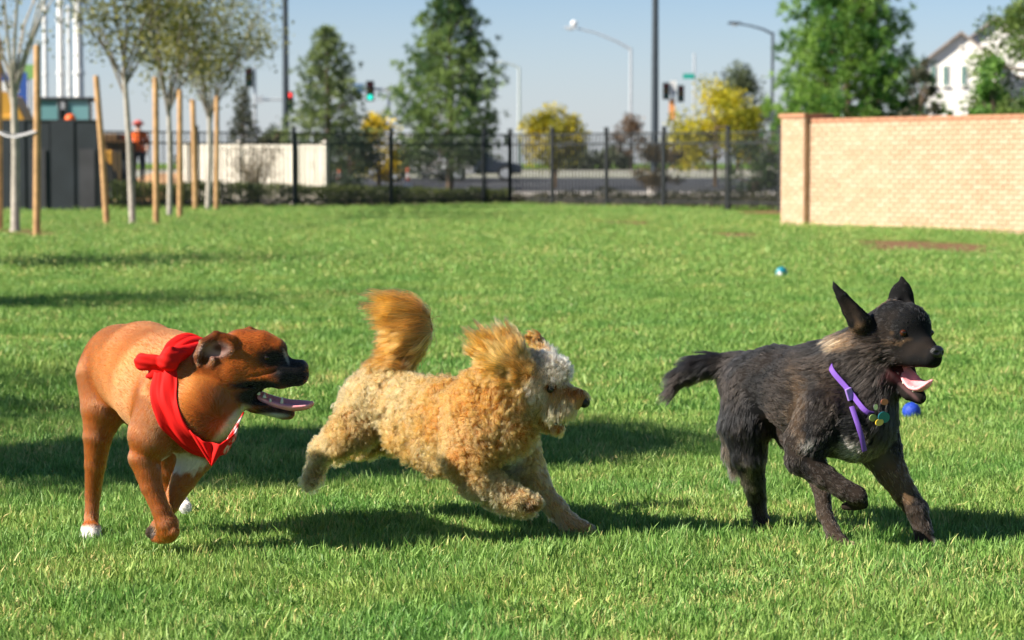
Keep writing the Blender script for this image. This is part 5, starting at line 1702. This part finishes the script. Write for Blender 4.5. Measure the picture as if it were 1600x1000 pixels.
# ------------------------------------------------------------------ black screen fence
M_scr = mat('screen_fabric', (0.020, 0.026, 0.034), rough=0.7, var=0.25, scale=1.5, bump=0.15, bscale=6)
M_scr2 = mat('screen_panel', (0.050, 0.048, 0.056), rough=0.7, var=0.25, scale=1.5)
def screen():
    Y = 52.3; a = at(-190, 255, Y)[0]; b = at(148, 255, Y - 0.6)[0]
    root = empty('screen_fence', (a, Y, 0), 0, 'tall black fabric screen fence behind the nearly bare tree', 'fence')
    L = b - a; H_ = hgt(188, Y)
    n = 9
    for i in range(n):
        w = L / n
        MB().box(((i + 0.5) * w, 0.01 * (-1) ** i, H_ / 2), (w - 0.025, 0.03, H_ - 0.04)).build('panel', M_scr, root)
        if i % 2 == 0 or i == n - 1:
            MB().box(((i + 0.5) * w, -0.03, H_ * 0.36), (w - 0.2, 0.012, H_ * 0.66)).build('lower_panel', M_scr2, root)
        MB().tube([(i * w, 0.05, -0.05), (i * w, 0.05, H_)], 0.03, n=8).build('post', M_iron, root)
    MB().box((L, 0.02, H_ / 2), (0.10, 0.10, H_ + 0.02)).build('post', M_iron, root)
    MB().tube([(0, 0.0, H_ - 0.01), (L, 0.0, H_ - 0.01)], 0.025, n=8).build('rail', M_iron, root)
screen()

# a denser tree of the same row, out of the picture: its crown shades the grass between the dogs
round_tree('shade_tree', (-7.05, 6.25, 0), 5.9, 1.75, 'dense round-crowned tree of the row whose shade falls between the dogs', 'tree', 140, (0.05, 0.09, 0.02), (0.13, 0.19, 0.05), 9000, 0.10, 3.95, flatb=1.0, bark=M_barkw, nclump=30, sp=0.34)
# ------------------------------------------------------------------ building site beyond the screen
M_yel = mat('machine_yellow', (0.55, 0.27, 0.035), rough=0.45, var=0.12, scale=3)
M_tyre = mat('tyre', (0.02, 0.02, 0.02), rough=0.85)
M_glass = mat('cab_glass', (0.16, 0.34, 0.36), rough=0.08, spec=0.8)
M_dk = mat('machine_dark', (0.03, 0.035, 0.04), rough=0.6)
M_steel = mat('galvanised', (0.50, 0.53, 0.56), rough=0.45, metal=0.2, var=0.1)
M_dpole = mat('pole_dark', (0.045, 0.06, 0.075), rough=0.5, metal=0.1, var=0.15)
M_white = mat('white_paint', (0.80, 0.79, 0.76), rough=0.5, var=0.04)
def wheel(x, y, z, r, w, root):
    wh = MB().tube([(x, y - w / 2, z), (x, y + w / 2, z)], r, n=20).build('wheel', M_tyre, root)
    MB().tube([(x, y - w / 2 - 0.02, z), (x, y + w / 2 + 0.02, z)], r * 0.5, n=14).build('rim', M_yel, wh)
def tractor():
    Y = 64.0; x0 = at(64, 255, Y)[0]; x1 = at(149, 255, Y)[0]; zr = hgt(153, Y); zb = hgt(197, Y)
    cx = (x0 + x1) / 2; w = x1 - x0
    root = empty('wheel_loader', (cx, Y, z0(Y)), 0, 'loader with a teal-glazed cab showing over the black screen', 'loader')
    MB().box((0, 0, 1.0), (w + 1.2, 1.5, 0.8)).build('chassis', M_yel, root, bevel=0.05)
    cab = MB().box((0, 0, zr - 0.05), (w + 0.1, 1.5, 0.09)).build('roof', M_dk, root, bevel=0.03)
    for fx in (-0.5, -0.06, 0.06, 0.5):
        for sy in (-0.68, 0.68):
            MB().box((fx * w, sy, (zr + 1.3) / 2), (0.07, 0.07, zr - 1.3)).build('cab_pillar', M_dk, root)
    for c in (-0.28, 0.28):
        MB().box((c * w, -0.66, (zr + 1.4) / 2), (w * 0.37, 0.02, zr - 1.45)).build('window', M_glass, root)
    MB().box((0, 0.3, (zr + 1.3) / 2 - 0.1), (w * 0.4, 0.3, zr - 1.7)).build('seat', M_dk, root)
    for sx in (-1, 1):
        for sy in (-0.8, 0.8):
            wheel(sx * (w / 2 + 0.05), sy, 0.62, 0.62, 0.4, root)
tractor()
def digger():
    Y = 60.0; root = empty('backhoe_bucket_arm', (at(12, 255, Y)[0], Y, z0(Y)), 0, 'ochre digger body and boom showing over the black screen by the blue sign', 'digger')
    zt = hgt(143, Y)
    MB().box((-0.35, 0, 1.5), (1.3, 1.3, 1.5)).build('body', M_yel, root, bevel=0.06)
    MB().add([(-0.9, -0.6, 2.25), (0.62, -0.6, 2.0), (0.30, -0.6, zt - 0.15), (-0.1, -0.6, zt), (-0.9, -0.6, zt), (-0.9, 0.6, 2.25), (0.62, 0.6, 2.0), (0.30, 0.6, zt - 0.15), (-0.1, 0.6, zt), (-0.9, 0.6, zt)],
             [(0, 1, 2, 3, 4), (9, 8, 7, 6, 5), (0, 5, 6, 1), (1, 6, 7, 2), (2, 7, 8, 3), (3, 8, 9, 4), (4, 9, 5, 0)]).build('boom', M_yel, root, bevel=0.03)
    MB().box((0, 0, 0.4), (1.9, 1.4, 0.8)).build('track', M_tyre, root, bevel=0.15)
digger()
# dark machine behind the leaning stake
Y = 66.0
root = empty('site_machine', (at(182, 255, Y)[0], Y, z0(Y)), 0, 'brown parked machine behind the iron fence by the leaning stake', 'machine')
M_brn = mat('machine_brown', (0.16, 0.085, 0.03), rough=0.7, var=0.3, scale=3)
MB().box((0, 0, 1.15), (0.85, 1.4, 1.0)).build('body', M_brn, root, bevel=0.06)
MB().box((-0.1, 0, 1.75), (0.55, 1.2, 0.22)).build('hood', M_brn, root, bevel=0.05)
MB().box((0.25, -0.72, 1.0), (0.25, 0.06, 0.7)).build('grille', M_dk, root)
for sx in (-0.3, 0.35): wheel(sx, -0.6, 0.38, 0.38, 0.3, root)
# dirt mound
rng = np.random.default_rng(9)
Y = 69.0; cx = at(262, 255, Y)[0]
g = np.linspace(-1, 1, 44); GX, GY = np.meshgrid(g * 2.6, g * 2.0)
R = np.sqrt((GX / 2.5) ** 2 + (GY / 1.9) ** 2)
GZ = 0.85 * np.clip(1 - R, 0, 1) ** 0.8 * (0.75 + 0.5 * fbm(np.stack([GX.ravel(), GY.ravel(), 0 * GX.ravel()], 1), 1.6, 4).reshape(GX.shape)) - 0.05
idx = np.arange(44 * 44).reshape(44, 44)
me = np_mesh('dirt_mound', np.stack([GX.ravel(), GY.ravel(), GZ.ravel()], 1), np.stack([idx[:-1, :-1], idx[:-1, 1:], idx[1:, 1:], idx[1:, :-1]], -1).reshape(-1, 4))
tag(link_mesh('dirt_mound', me, mat('dirt', (0.42, 0.24, 0.12), rough=0.95, var=0.2, scale=3, bump=0.8, bscale=12), None, (cx, Y, z0(Y))), 'orange-brown heap of dirt behind the iron fence', 'dirt heap')
# worker in orange
def worker(u, v_top, Y, zf, label, vest, legs, h=1.74):
    x = at(u, 255, Y)[0]
    b = Body(Y); s = h / 1.74 * b.ppm
    vv = lambda z: HORIZON + (CAM_H - (zf + z * h / 1.74)) * F / Y
    b.group(k=0.05 * s, cross=0.03 * s)
    b.chain([(u, vv(0.95), 0, 0.15 * s), (u, vv(1.15), 0, 0.155 * s), (u, vv(1.38), 0, 0.15 * s)], fur=0)
    b.chain([(u - 0.13 * s, vv(1.42), 0, 0.07 * s), (u + 0.13 * s, vv(1.42), 0, 0.07 * s)], fur=0)
    b.chain([(u, vv(1.45), 0, 0.06 * s), (u, vv(1.56), 0, 0.055 * s)], fur=0)
    b.group(k=0.02 * s, cross=0.02 * s)
    b.ball((u, vv(1.64), 0), (0.075 * s, 0.105 * s, 0.09 * s), fur=0)
    b.ball((u, vv(1.62), -0.09 * s), (0.015 * s, 0.025 * s, 0.02 * s), fur=0)
    for sd in (-1, 1):
        b.group(k=0.02 * s, cross=0.03 * s)
        b.chain([(u + sd * 0.09 * s, vv(0.95), 0, 0.095 * s), (u + sd * 0.10 * s, vv(0.50), -0.02 * s, 0.062 * s), (u + sd * 0.10 * s, vv(0.10), 0.02 * s, 0.045 * s), (u + sd * 0.11 * s, vv(0.05), -0.10 * s, 0.045 * s)], fur=0)
        b.group(k=0.02 * s, cross=0.02 * s)
        b.chain([(u + sd * 0.19 * s, vv(1.42), 0, 0.06 * s), (u + sd * 0.26 * s, vv(1.12), -0.02 * s, 0.045 * s), (u + sd * 0.22 * s, vv(0.90), -0.14 * s, 0.034 * s), (u + sd * 0.20 * s, vv(0.82), -0.18 * s, 0.035 * s)], fur=0)
    b.voxelize(0.014)
    root = empty('person', (x, Y, zf), 0, label, 'person')
    V = relax(b.V, b.Fc, 1)
    z = (V[:, 2] - zf) / h * 1.74
    C = np.tile(np.array([0.5, 0.30, 0.22]), (len(V), 1))
    C = mixc(C, vest, ((z > 0.92) & (z < 1.47)) * 1.0)
    C = mixc(C, legs, (z < 0.92) * 1.0)
    arm = (np.abs(V[:, 0] - x) > 0.2 * h / 1.74) & (z < 1.15) & (z > 0.7)
    C = mixc(C, np.array([0.5, 0.30, 0.22]), arm * 1.0)
    C = mixc(C, np.array([0.03, 0.025, 0.02]), (z < 0.10) * 1.0)
    me = np_mesh('body', V, b.Fc); vcol(me, C)
    fixp(link_mesh('body', me, mat_vcol('clothed_body', 0.8)), root)
    return root, b, vv, s
def helmet(root, b, u, vv, s, col):
    def fn(q):
        q.group(k=0.02 * s)
        q.ball((u, vv(1.70), 0), (0.105 * s, 0.075 * s, 0.125 * s), fur=0)
        q.ball((u, vv(1.685), -0.02 * s), (0.125 * s, 0.016 * s, 0.16 * s), fur=0)
    lathe_blob('hard_hat', fn, b.Y0, col, root, h=0.01, root=root)
M_orange = mat('hi_vis_orange', (0.85, 0.13, 0.015), rough=0.55)
r_, b_, vv_, s_ = worker(216, 190, 66.5, 0.55 - 0.10, 'site worker in orange vest standing on the dirt behind the fence', np.array([0.85, 0.14, 0.02]), np.array([0.06, 0.06, 0.10]))
helmet(r_, b_, 216, vv_, s_, mat('hat_red', (0.55, 0.12, 0.10), rough=0.4))
r_, b_, vv_, s_ = worker(519, 262, 77.0, -0.35 + 0.0, 'worker in yellow vest bending low beside the cream fence end', np.array([0.75, 0.72, 0.02]), np.array([0.04, 0.05, 0.08])) if False else (None,) * 4
# round orange marker on a thin pole, over the screen
Y = 58.0
root = empty('marker_ball', (at(111, 255, Y)[0], Y, z0(Y)), 0, 'round orange marker ball showing at the top of the black screen', 'marker')
zb = hgt(187, Y)
MB().tube([(0, 0, 0), (0, 0, zb - 0.1)], 0.02, n=8).build('pole', M_steel, root)
link_mesh('ball', ball_mesh('ball', (0, 0, zb), 0.135, 24), M_orange, root)
# blue and white hoarding
Y = 70.0
root = empty('site_sign', (at(18, 255, Y)[0], Y, z0(Y)), 0, 'blue board with a white stripe behind the nearly bare tree', 'sign')
w = 52 * Y / F; zt = hgt(114, Y); zb = hgt(172, Y)
for sx in (-0.4, 0.4): MB().box((sx * w, 0.05, zt / 2), (0.09, 0.09, zt)).build('post', M_steel, root)
MB().box((0, 0, (zt + zb) / 2), (w, 0.04, zt - zb)).build('board', mat('sign_blue', (0.03, 0.09, 0.36), rough=0.5, var=0.1), root)
MB().box((-0.08 * w, -0.024, (zt + zb) / 2 + 0.12), (w * 0.7, 0.008, 0.32)).build('stripe', M_white, root)
Y = 71.0
MBt = MB(); root = empty('green_sign', (at(47, 255, Y)[0], Y, z0(Y)), 0, 'pale green board beside the blue one, high behind the thick stake', 'sign')
MB().tube([(0, 0, 0), (0, 0, hgt(104, Y))], 0.04, n=8).build('post', M_steel, root)
MB().box((0, -0.05, (hgt(102, Y) + hgt(124, Y)) / 2), (0.42, 0.03, hgt(102, Y) - hgt(124, Y))).build('board', mat('sign_green_pale', (0.22, 0.42, 0.12), rough=0.6), root)
# white masts
for (u, w, vt, lab) in ((125, 15, -30, 'thick white steel mast behind the loader cab'), (97, 11, -30, 'white steel mast between the thick mast and the thin ones'), (73, 7, -30, 'thin white mast close to the thick stake'), (110, 6, 10, 'thin white mast next to the thick mast')):
    Y = 80.0 + (u % 7)
    root = empty('steel_mast', (at(u, 255, Y)[0], Y, z0(Y)), 0, lab, 'mast', 'white masts on the building site')
    r = w / 2 * Y / F; h = hgt(vt, Y)
    MB().tube([(0, 0, -0.1), (0, 0, h * 0.6), (0, 0, h)], [r * 1.1, r, r * 0.9], n=14).build('shaft', M_white, root)
    MB().tube([(0, 0, 0), (0, 0, 0.12)], r * 2.2, n=14).build('base_plate', M_steel, root)
    for k in range(3): MB().tube([(0, 0, h * (0.3 + 0.25 * k)), (0, 0, h * (0.3 + 0.25 * k) + 0.08)], r * 1.35, n=14).build('flange', M_white, root)

# ------------------------------------------------------------------ poles, lamps and signals
def pole(u, Y, vt, w, label, m_, name='light_pole', cat='pole', arms=()):
    root = empty(name, (at(u, 255, Y)[0], Y, z0(Y)), 0, label, cat)
    h = hgt(vt, Y); r = w / 2 * Y / F
    MB().tube([(0, 0, -0.1), (0, 0, h * 0.5), (0, 0, h)], [r * 1.15, r, r * 0.85], n=14).build('shaft', m_, root)
    MB().tube([(0, 0, 0), (0, 0, 0.35)], r * 1.9, n=14).build('base', M_conc, root)
    return root, h, r
rt, h, r = pole(447, 86, -45, 10, 'tall dark steel pole beside the conical pine', M_dpole)
for sx in (1, -1):
    MB().tube([(0, 0, h - 1.15), (sx * 0.25, 0, h - 0.75), (sx * 0.65, 0, h - 0.35)], 0.035, n=8).build('arm', M_dpole, rt)
    lh = MB().box((sx * 0.95, 0, h - 0.30), (0.6, 0.28, 0.12)).build('lamp_head', M_dpole, rt, bevel=0.03)
rt, h, r = pole(1023, 72, -60, 11, 'tall thick dark pole standing before the yellow-green tree', M_dpole)
MB().box((0, 0, h), (0.9, 0.3, 0.14)).build('lamp_head', M_dpole, rt, bevel=0.03)
def street_lamp(u, Y, vt, ua, va, w, label, lit=False, m_=None):
    m_ = m_ or M_steel
    rt, h, r = pole(u, Y, vt, w, label, m_, 'street_lamp', 'street lamp')
    dx = (ua - u) * Y / F; dz = hgt(va, Y) - h
    pts = [(0, 0, h - 0.1), (dx * 0.25, 0, h + dz * 0.35), (dx * 0.6, 0, h + dz * 0.78), (dx * 0.9, 0, h + dz)]
    MB().tube(pts, [r * 0.75, r * 0.65, r * 0.55, r * 0.5], n=8).build('arm', m_, rt)
    lh = MB().add([(dx * 1.02 - 0.42, -0.14, h + dz - 0.02), (dx * 1.02 + 0.42, -0.14, h + dz - 0.02), (dx * 1.02 + 0.42, 0.14, h + dz - 0.02), (dx * 1.02 - 0.42, 0.14, h + dz - 0.02), (dx * 1.02 - 0.3, -0.09, h + dz + 0.13), (dx * 1.02 + 0.34, -0.07, h + dz + 0.10), (dx * 1.02 + 0.34, 0.07, h + dz + 0.10), (dx * 1.02 - 0.3, 0.09, h + dz + 0.13)],
                  [(0, 3, 2, 1), (4, 5, 6, 7), (0, 1, 5, 4), (1, 2, 6, 5), (2, 3, 7, 6), (3, 0, 4, 7)]).build('lamp_head', m_, rt, bevel=0.02)
    MB().lathe([(0.16, h + dz - 0.10), (0.2, h + dz - 0.03)], 12, (dx * 1.02, 0, 0)).build('lens', mat('lamp_lens', (0.7, 0.72, 0.75), rough=0.1), lh)
    return rt, h, dx, dz
rt, h, dx, dz = street_lamp(985, 150, 76, 893, 46, 4.4, 'grey street lamp with long rising arm and a white photocell')
link_mesh('photocell', ball_mesh('photocell', (dx * 0.96, 0, h + dz + 0.30), 0.20, 16), mat('photocell_white', (0.85, 0.85, 0.85), rough=0.15), rt)
street_lamp(1206, 135, 52, 1148, 39, 5.0, 'street lamp with curved arm next to the big pine', m_=M_dpole)
street_lamp(811, 190, 106, 780, 98, 4.6, 'distant grey street lamp beside the tall bushy pine')
def signal_box(root, c, h, m_lit=None, which=0, name='signal_head'):
    s = MB().box(c, (h * 0.40, 0.2, h)).build(name, M_dk, root, bevel=0.02)
    cols = (('lens_red', (0.30, 0.02, 0.015)), ('lens_amber', (0.25, 0.13, 0.01)), ('lens_green', (0.01, 0.14, 0.09)))
    for k in range(3):
        z = c[2] + h * (0.31 - 0.31 * k)
        mm = m_lit if (m_lit is not None and k == which) else mat(cols[k][0], cols[k][1], rough=0.2)
        MB().tube([(c[0], c[1] - 0.10, z), (c[0], c[1] - 0.125, z)], h * 0.13, n=14).build('lens', mm, s)
        MB().tube([(c[0], c[1] - 0.10, z), (c[0], c[1] - 0.26, z + 0.01)], h * 0.145, n=14, cap=False).build('visor', M_dk, s)
def lit(name, c, e):
    m, nt, out = mat_new(name); b = principled(nt, out, Roughness=0.2)
    b.inputs['Base Color'].default_value = c4(c); b.inputs['Emission Color'].default_value = c4(c); b.inputs['Emission Strength'].default_value = e
    return m
M_red, M_grn = lit('signal_red', (0.95, 0.06, 0.05), 1.1), lit('signal_green', (0.02, 0.62, 0.45), 1.1)
# signal with the long arm and red light
Y = 120.0
rt, h, r = pole(399, Y, 106, 5, 'pale signal pole with a dark head and a long arm to a red light', M_steel, 'traffic_signal', 'traffic light')
signal_box(rt, (-0.28, -0.1, hgt(122, Y)), 0.95)
xa = (450 - 399) * Y / F; za = hgt(157, Y)
MB().tube([(0, 0, za), (xa, 0, za + 0.05)], [0.06, 0.04], n=8).build('arm', M_steel, rt)
signal_box(rt, (xa + 0.1, -0.1, za - 0.05), 0.95, M_red, 0)
MB().box((0.25, -0.05, za + 0.02), (0.3, 0.05, 0.35)).build('cabinet', M_steel, rt)
# signal with the green light
rt, h, r = pole(608, Y, 136, 4.6, 'signal pole with blue name board and a green light on its arm', M_steel, 'traffic_signal', 'traffic light')
xa = (560 - 608) * Y / F; za = hgt(141, Y)
MB().tube([(0, 0, za), (xa, 0, za + 0.08)], [0.07, 0.05], n=8).build('arm', M_steel, rt)
signal_box(rt, ((579 - 608) * Y / F, -0.12, hgt(143, Y)), 1.0, M_grn, 2)
MB().box(((562 - 608) * Y / F, -0.08, hgt(138, Y)), (0.55, 0.03, 0.42)).build('name_board', mat('board_blue', (0.12, 0.22, 0.38), rough=0.5), rt)
# far signals and street sign by the yellow-green tree
Y = 130.0
rt, h, r = pole(1051, Y, 128, 5, 'far signal post with two dark heads and a white and orange notice', M_steel, 'traffic_signal', 'traffic light')
signal_box(rt, ((1040 - 1051) * Y / F, -0.1, hgt(143, Y)), 0.9); signal_box(rt, ((1063 - 1051) * Y / F, -0.1, hgt(147, Y)), 0.9)
MB().box((0, -0.1, hgt(138, Y)), (0.34, 0.04, 0.75)).build('white_board', M_white, rt)
MB().box((-0.06, -0.1, hgt(172, Y)), (0.30, 0.04, 1.1)).build('orange_board', mat('notice_orange', (0.85, 0.36, 0.12), rough=0.6), rt)
Y = 140.0
rt, h, r = pole(1084, Y, 84, 3.6, 'slim pale pole carrying a green street name sign', M_steel, 'street_sign', 'sign')
MB().box((-0.32, -0.05, hgt(120, Y)), (0.66, 0.03, 0.30)).build('name_plate', mat('plate_green', (0.02, 0.38, 0.30), rough=0.4), rt)

# ------------------------------------------------------------------ road things: cones, cars
M_cone = mat('cone_orange', (0.85, 0.20, 0.09), rough=0.5); M_cband = mat('cone_band', (0.85, 0.78, 0.74), rough=0.35)
def cone(u, Y, label, h=0.92):
    root = empty('traffic_cone', (at(u, 255, Y)[0], Y, z0(Y) + 0.02), 0, label, 'cone', 'traffic cones by the road')
    MB().box((0, 0, 0.02), (0.42, 0.42, 0.04)).build('base', M_cone, root, bevel=0.01)
    MB().lathe([(0.17, 0.04), (0.03, h)], 18).build('body', M_cone, root)
    MB().lathe([(0.176 - 0.14 * 0.12, h * 0.16), (0.176 - 0.14 * 0.48, h * 0.50)], 18).build('band', M_cband, root)
    MB().lathe([(0.176 - 0.14 * 0.60, h * 0.62), (0.176 - 0.14 * 0.76, h * 0.78)], 18).build('band', M_cband, root)
cone(531, 77.5, 'pale orange traffic cone by the end of the cream fence')
cone(637, 77.0, 'orange traffic cone in front of the parked white van')
M_carw = mat('car_white', (0.78, 0.78, 0.78), rough=0.25, spec=0.6); M_card = mat('car_dark', (0.03, 0.04, 0.06), rough=0.25, spec=0.6)
M_cglass = mat('car_glass', (0.02, 0.03, 0.04), rough=0.05, spec=0.8)
def car(u, Y, L, H_, label, m_, van=False):
    root = empty('parked_car', (at(u, 255, Y)[0], Y, z0(Y) + 0.02), 0, label, 'van' if van else 'car')
    w = 1.75; hb = H_ * (0.55 if not van else 0.50)
    if van: prof = [(-0.5, 0.3), (0.48, 0.3), (0.5, hb), (0.42, hb + 0.1), (0.26, H_ - 0.05), (-0.48, H_), (-0.5, hb)]
    else: prof = [(-0.5, 0.3), (0.49, 0.3), (0.5, hb * 0.85), (0.42, hb), (0.22, hb + 0.08), (0.08, H_), (-0.28, H_), (-0.42, hb + 0.1), (-0.5, hb)]
    n = len(prof)
    V = [(x * L, -w / 2, z) for x, z in prof] + [(x * L, w / 2, z) for x, z in prof]
    MB().add(V, [tuple(range(n)), tuple(reversed(range(n, 2 * n)))] + [(i, n + i, n + (i + 1) % n, (i + 1) % n) for i in range(n)]).build('body', m_, root, bevel=0.07)
    for x0, x1 in (((-0.30, -0.08), (-0.05, 0.10)) if not van else ((0.12, 0.27),)):
        MB().box(((x0 + x1) / 2 * L, -w / 2 - 0.005, (hb + H_) / 2 + 0.02), ((x1 - x0) * L, 0.03, (H_ - hb) * 0.62)).build('window', M_cglass, root, bevel=0.02)
    for sx in (-0.32, 0.32):
        for sy in (-1, 1):
            wh = MB().tube([(sx * L, sy * (w / 2 - 0.18), 0.32), (sx * L, sy * (w / 2 + 0.02), 0.32)], 0.32, n=18).build('wheel', M_tyre, root)
            MB().tube([(sx * L, sy * (w / 2), 0.32), (sx * L, sy * (w / 2 + 0.03), 0.32)], 0.2, n=12).build('rim', M_steel, wh)
    for sy in (-0.6, 0.6): MB().box((0.495 * L, sy, hb * 0.72), (0.05, 0.3, 0.14)).build('headlight', M_white, root, bevel=0.02)
car(626, 108, 3.6, 1.95, 'white van parked across the road behind the tall pine', M_carw, True)
car(668, 100, 4.0, 1.35, 'white car on the road behind the pine trunk', M_carw)
car(742, 101, 4.0, 1.35, 'dark blue car on the road past the pine trunk', M_card)

# ------------------------------------------------------------------ white house
def house():
    Y = 135.0
    M_st = mat('white_stucco', (0.84, 0.81, 0.76), rough=0.85, var=0.03, scale=2, bump=0.15, bscale=20)
    M_rf = mat('roof_tile', (0.30, 0.25, 0.22), rough=0.85, var=0.25, scale=3)
    M_sh = mat('shutter_green', (0.10, 0.20, 0.18), rough=0.6)
    X = lambda u: at(u, 255, Y)[0]
    xl, xr = X(1448), X(1552); cx = (xl + xr) / 2 - 0.0
    rz = math.radians(-14)
    root = empty('white_house', (cx, Y, z0(Y)), rz, 'white stucco gabled house with narrow shuttered windows beyond the brick wall', 'house')
    w = (xr - xl) / math.cos(rz); he = hgt(96, Y); hp = hgt(54, Y)
    def gable(x0, x1, y0, y1, he, hp, nm):
        xm = (x0 + x1) / 2
        V = [(x0, y0, 0), (x1, y0, 0), (x1, y0, he), (xm, y0, hp), (x0, y0, he), (x0, y1, 0), (x1, y1, 0), (x1, y1, he), (xm, y1, hp), (x0, y1, he)]
        MB().add(V, [(0, 1, 2, 3, 4), (9, 8, 7, 6, 5), (0, 4, 9, 5), (1, 6, 7, 2), (4, 3, 8, 9), (3, 2, 7, 8)]).build('wall', M_st, root)
        # roof slabs with an overhang
        o_ = 0.25; t = 0.14; sl = (hp - he) / (xm - x0)
        for sg, xe in ((-1, x0), (1, x1)):
            xo = xe + sg * o_; ze = he - o_ * sl
            V = [(xo, y0 - 0.3, ze + 0.01), (xm, y0 - 0.3, hp + 0.01), (xm, y1 + 0.3, hp + 0.01), (xo, y1 + 0.3, ze + 0.01)]
            V += [(a, b, c + t) for a, b, c in V]
            MB().add(V, [(0, 3, 2, 1), (4, 5, 6, 7), (0, 1, 5, 4), (1, 2, 6, 5), (2, 3, 7, 6), (3, 0, 4, 7)]).build('roof', M_rf, root)
    gable(-w / 2, w / 2, 0, 6, he, hp, 'front')
    gable(-w / 2 + 1.5, w / 2 + 2.2, 2.5, 11, he + 0.75, hgt(26, Y), 'rear')
    for u in (1459, 1477, 1504, 1536):
        x = (u - 1500) / F * Y / math.cos(rz); zt, zb = hgt(104, Y), hgt(134, Y)
        f_ = MB().box((x, -0.03, (zt + zb) / 2), (0.34, 0.06, zt - zb + 0.1)).build('window', M_st, root)
        MB().box((x, -0.055, (zt + zb) / 2), (0.24, 0.04, zt - zb)).build('pane', M_sh, f_)
        MB().box((x, -0.08, zb - 0.05), (0.44, 0.16, 0.07)).build('sill', M_st, f_)
    MB().lathe([(0.12, 0), (0.12, 0.04)], 14).build('gable_vent', mat('vent_buff', (0.6, 0.55, 0.48), rough=0.7), root, (0, -0.03, he + 0.75)).rotation_euler = (math.pi / 2, 0, 0)
house()
# ------------------------------------------------------------------ toys and litter on the grass
def toy_ball(u, v, d, name, label, m_, patch=None):
    p = gp(u, v); p[2] = float(gnd(p[0], p[1]))
    root = empty(name, (p[0], p[1], p[2]), 0.4, label, 'ball')
    link_mesh('shell', ball_mesh('shell', (0, 0, d / 2), d / 2, 32), m_, root)
    return root, d
rt, d = toy_ball(1221, 434, 0.112, 'toy_ball', 'teal ball with a white patch lying on the far grass', mat('ball_teal', (0.012, 0.20, 0.26), rough=0.35, var=0.15))
def patch(b): pass
V = []; 
for i in range(7):
    for j in range(16):
        a = 0.62 * i / 6; th = 2 * math.pi * j / 16
        q = Vector((math.sin(a) * math.cos(th), math.sin(a) * math.sin(th), math.cos(a))) * (d / 2 + 0.0012)
        q = Matrix.Rotation(math.radians(-115), 3, 'Y') @ q
        q = Matrix.Rotation(math.radians(40), 3, 'Z') @ q
        V.append(q + Vector((0, 0, d / 2)))
Fs = [(i * 16 + j, i * 16 + (j + 1) % 16, (i + 1) * 16 + (j + 1) % 16, (i + 1) * 16 + j) for i in range(6) for j in range(16)]
MB().add(V, Fs, True).build('white_patch', M_white, rt)
rt, d = toy_ball(1424, 657, 0.075, 'toy_ball', 'small blue ball half sunk in grass behind the dark dog', mat('ball_blue', (0.01, 0.05, 0.42), rough=0.6, bump=0.5, bscale=120))
mb = MB(); mb.tube([Vector((math.cos(a) * (d / 2 + 0.0006), 0.008 * math.sin(2 * a), d / 2 + math.sin(a) * (d / 2 + 0.0006))) for a in np.linspace(0, 6.283, 30)], 0.0016, n=5)
mb.build('seam', mat('ball_seam', (0.02, 0.12, 0.6), rough=0.5), rt)
for (u, v, c, lab, s) in ((1220, 497, (0.62, 0.27, 0.12), 'fallen orange leaf on the grass below the teal ball', 0.05), (897, 486, (0.75, 0.68, 0.40), 'dry straw-coloured leaf on the grass beyond the doodle', 0.045)):
    p = gp(u, v); mb = MB()
    pts = [(-0.5, 0, 0.0), (-0.2, 0.22, 0.06), (0.2, 0.2, 0.05), (0.5, 0, 0.12), (0.2, -0.2, 0.05), (-0.2, -0.22, 0.06)]
    top = [(x * s, y * s, z * s + 0.05) for x, y, z in pts]; bot = [(x, y, z - 0.002) for x, y, z in top]
    mb.add(top + bot, [tuple(range(6)), tuple(reversed(range(6, 12)))] + [(k, 6 + k, 6 + (k + 1) % 6, (k + 1) % 6) for k in range(6)])
    o = mb.build('fallen_leaf', mat('leaf_%d' % u, c, rough=0.7), None, (p[0], p[1], 0)); o.rotation_euler = (0.5, 0.2, u)
    tag(o, lab, 'leaf')
boxer(); doodle(); shepherd()
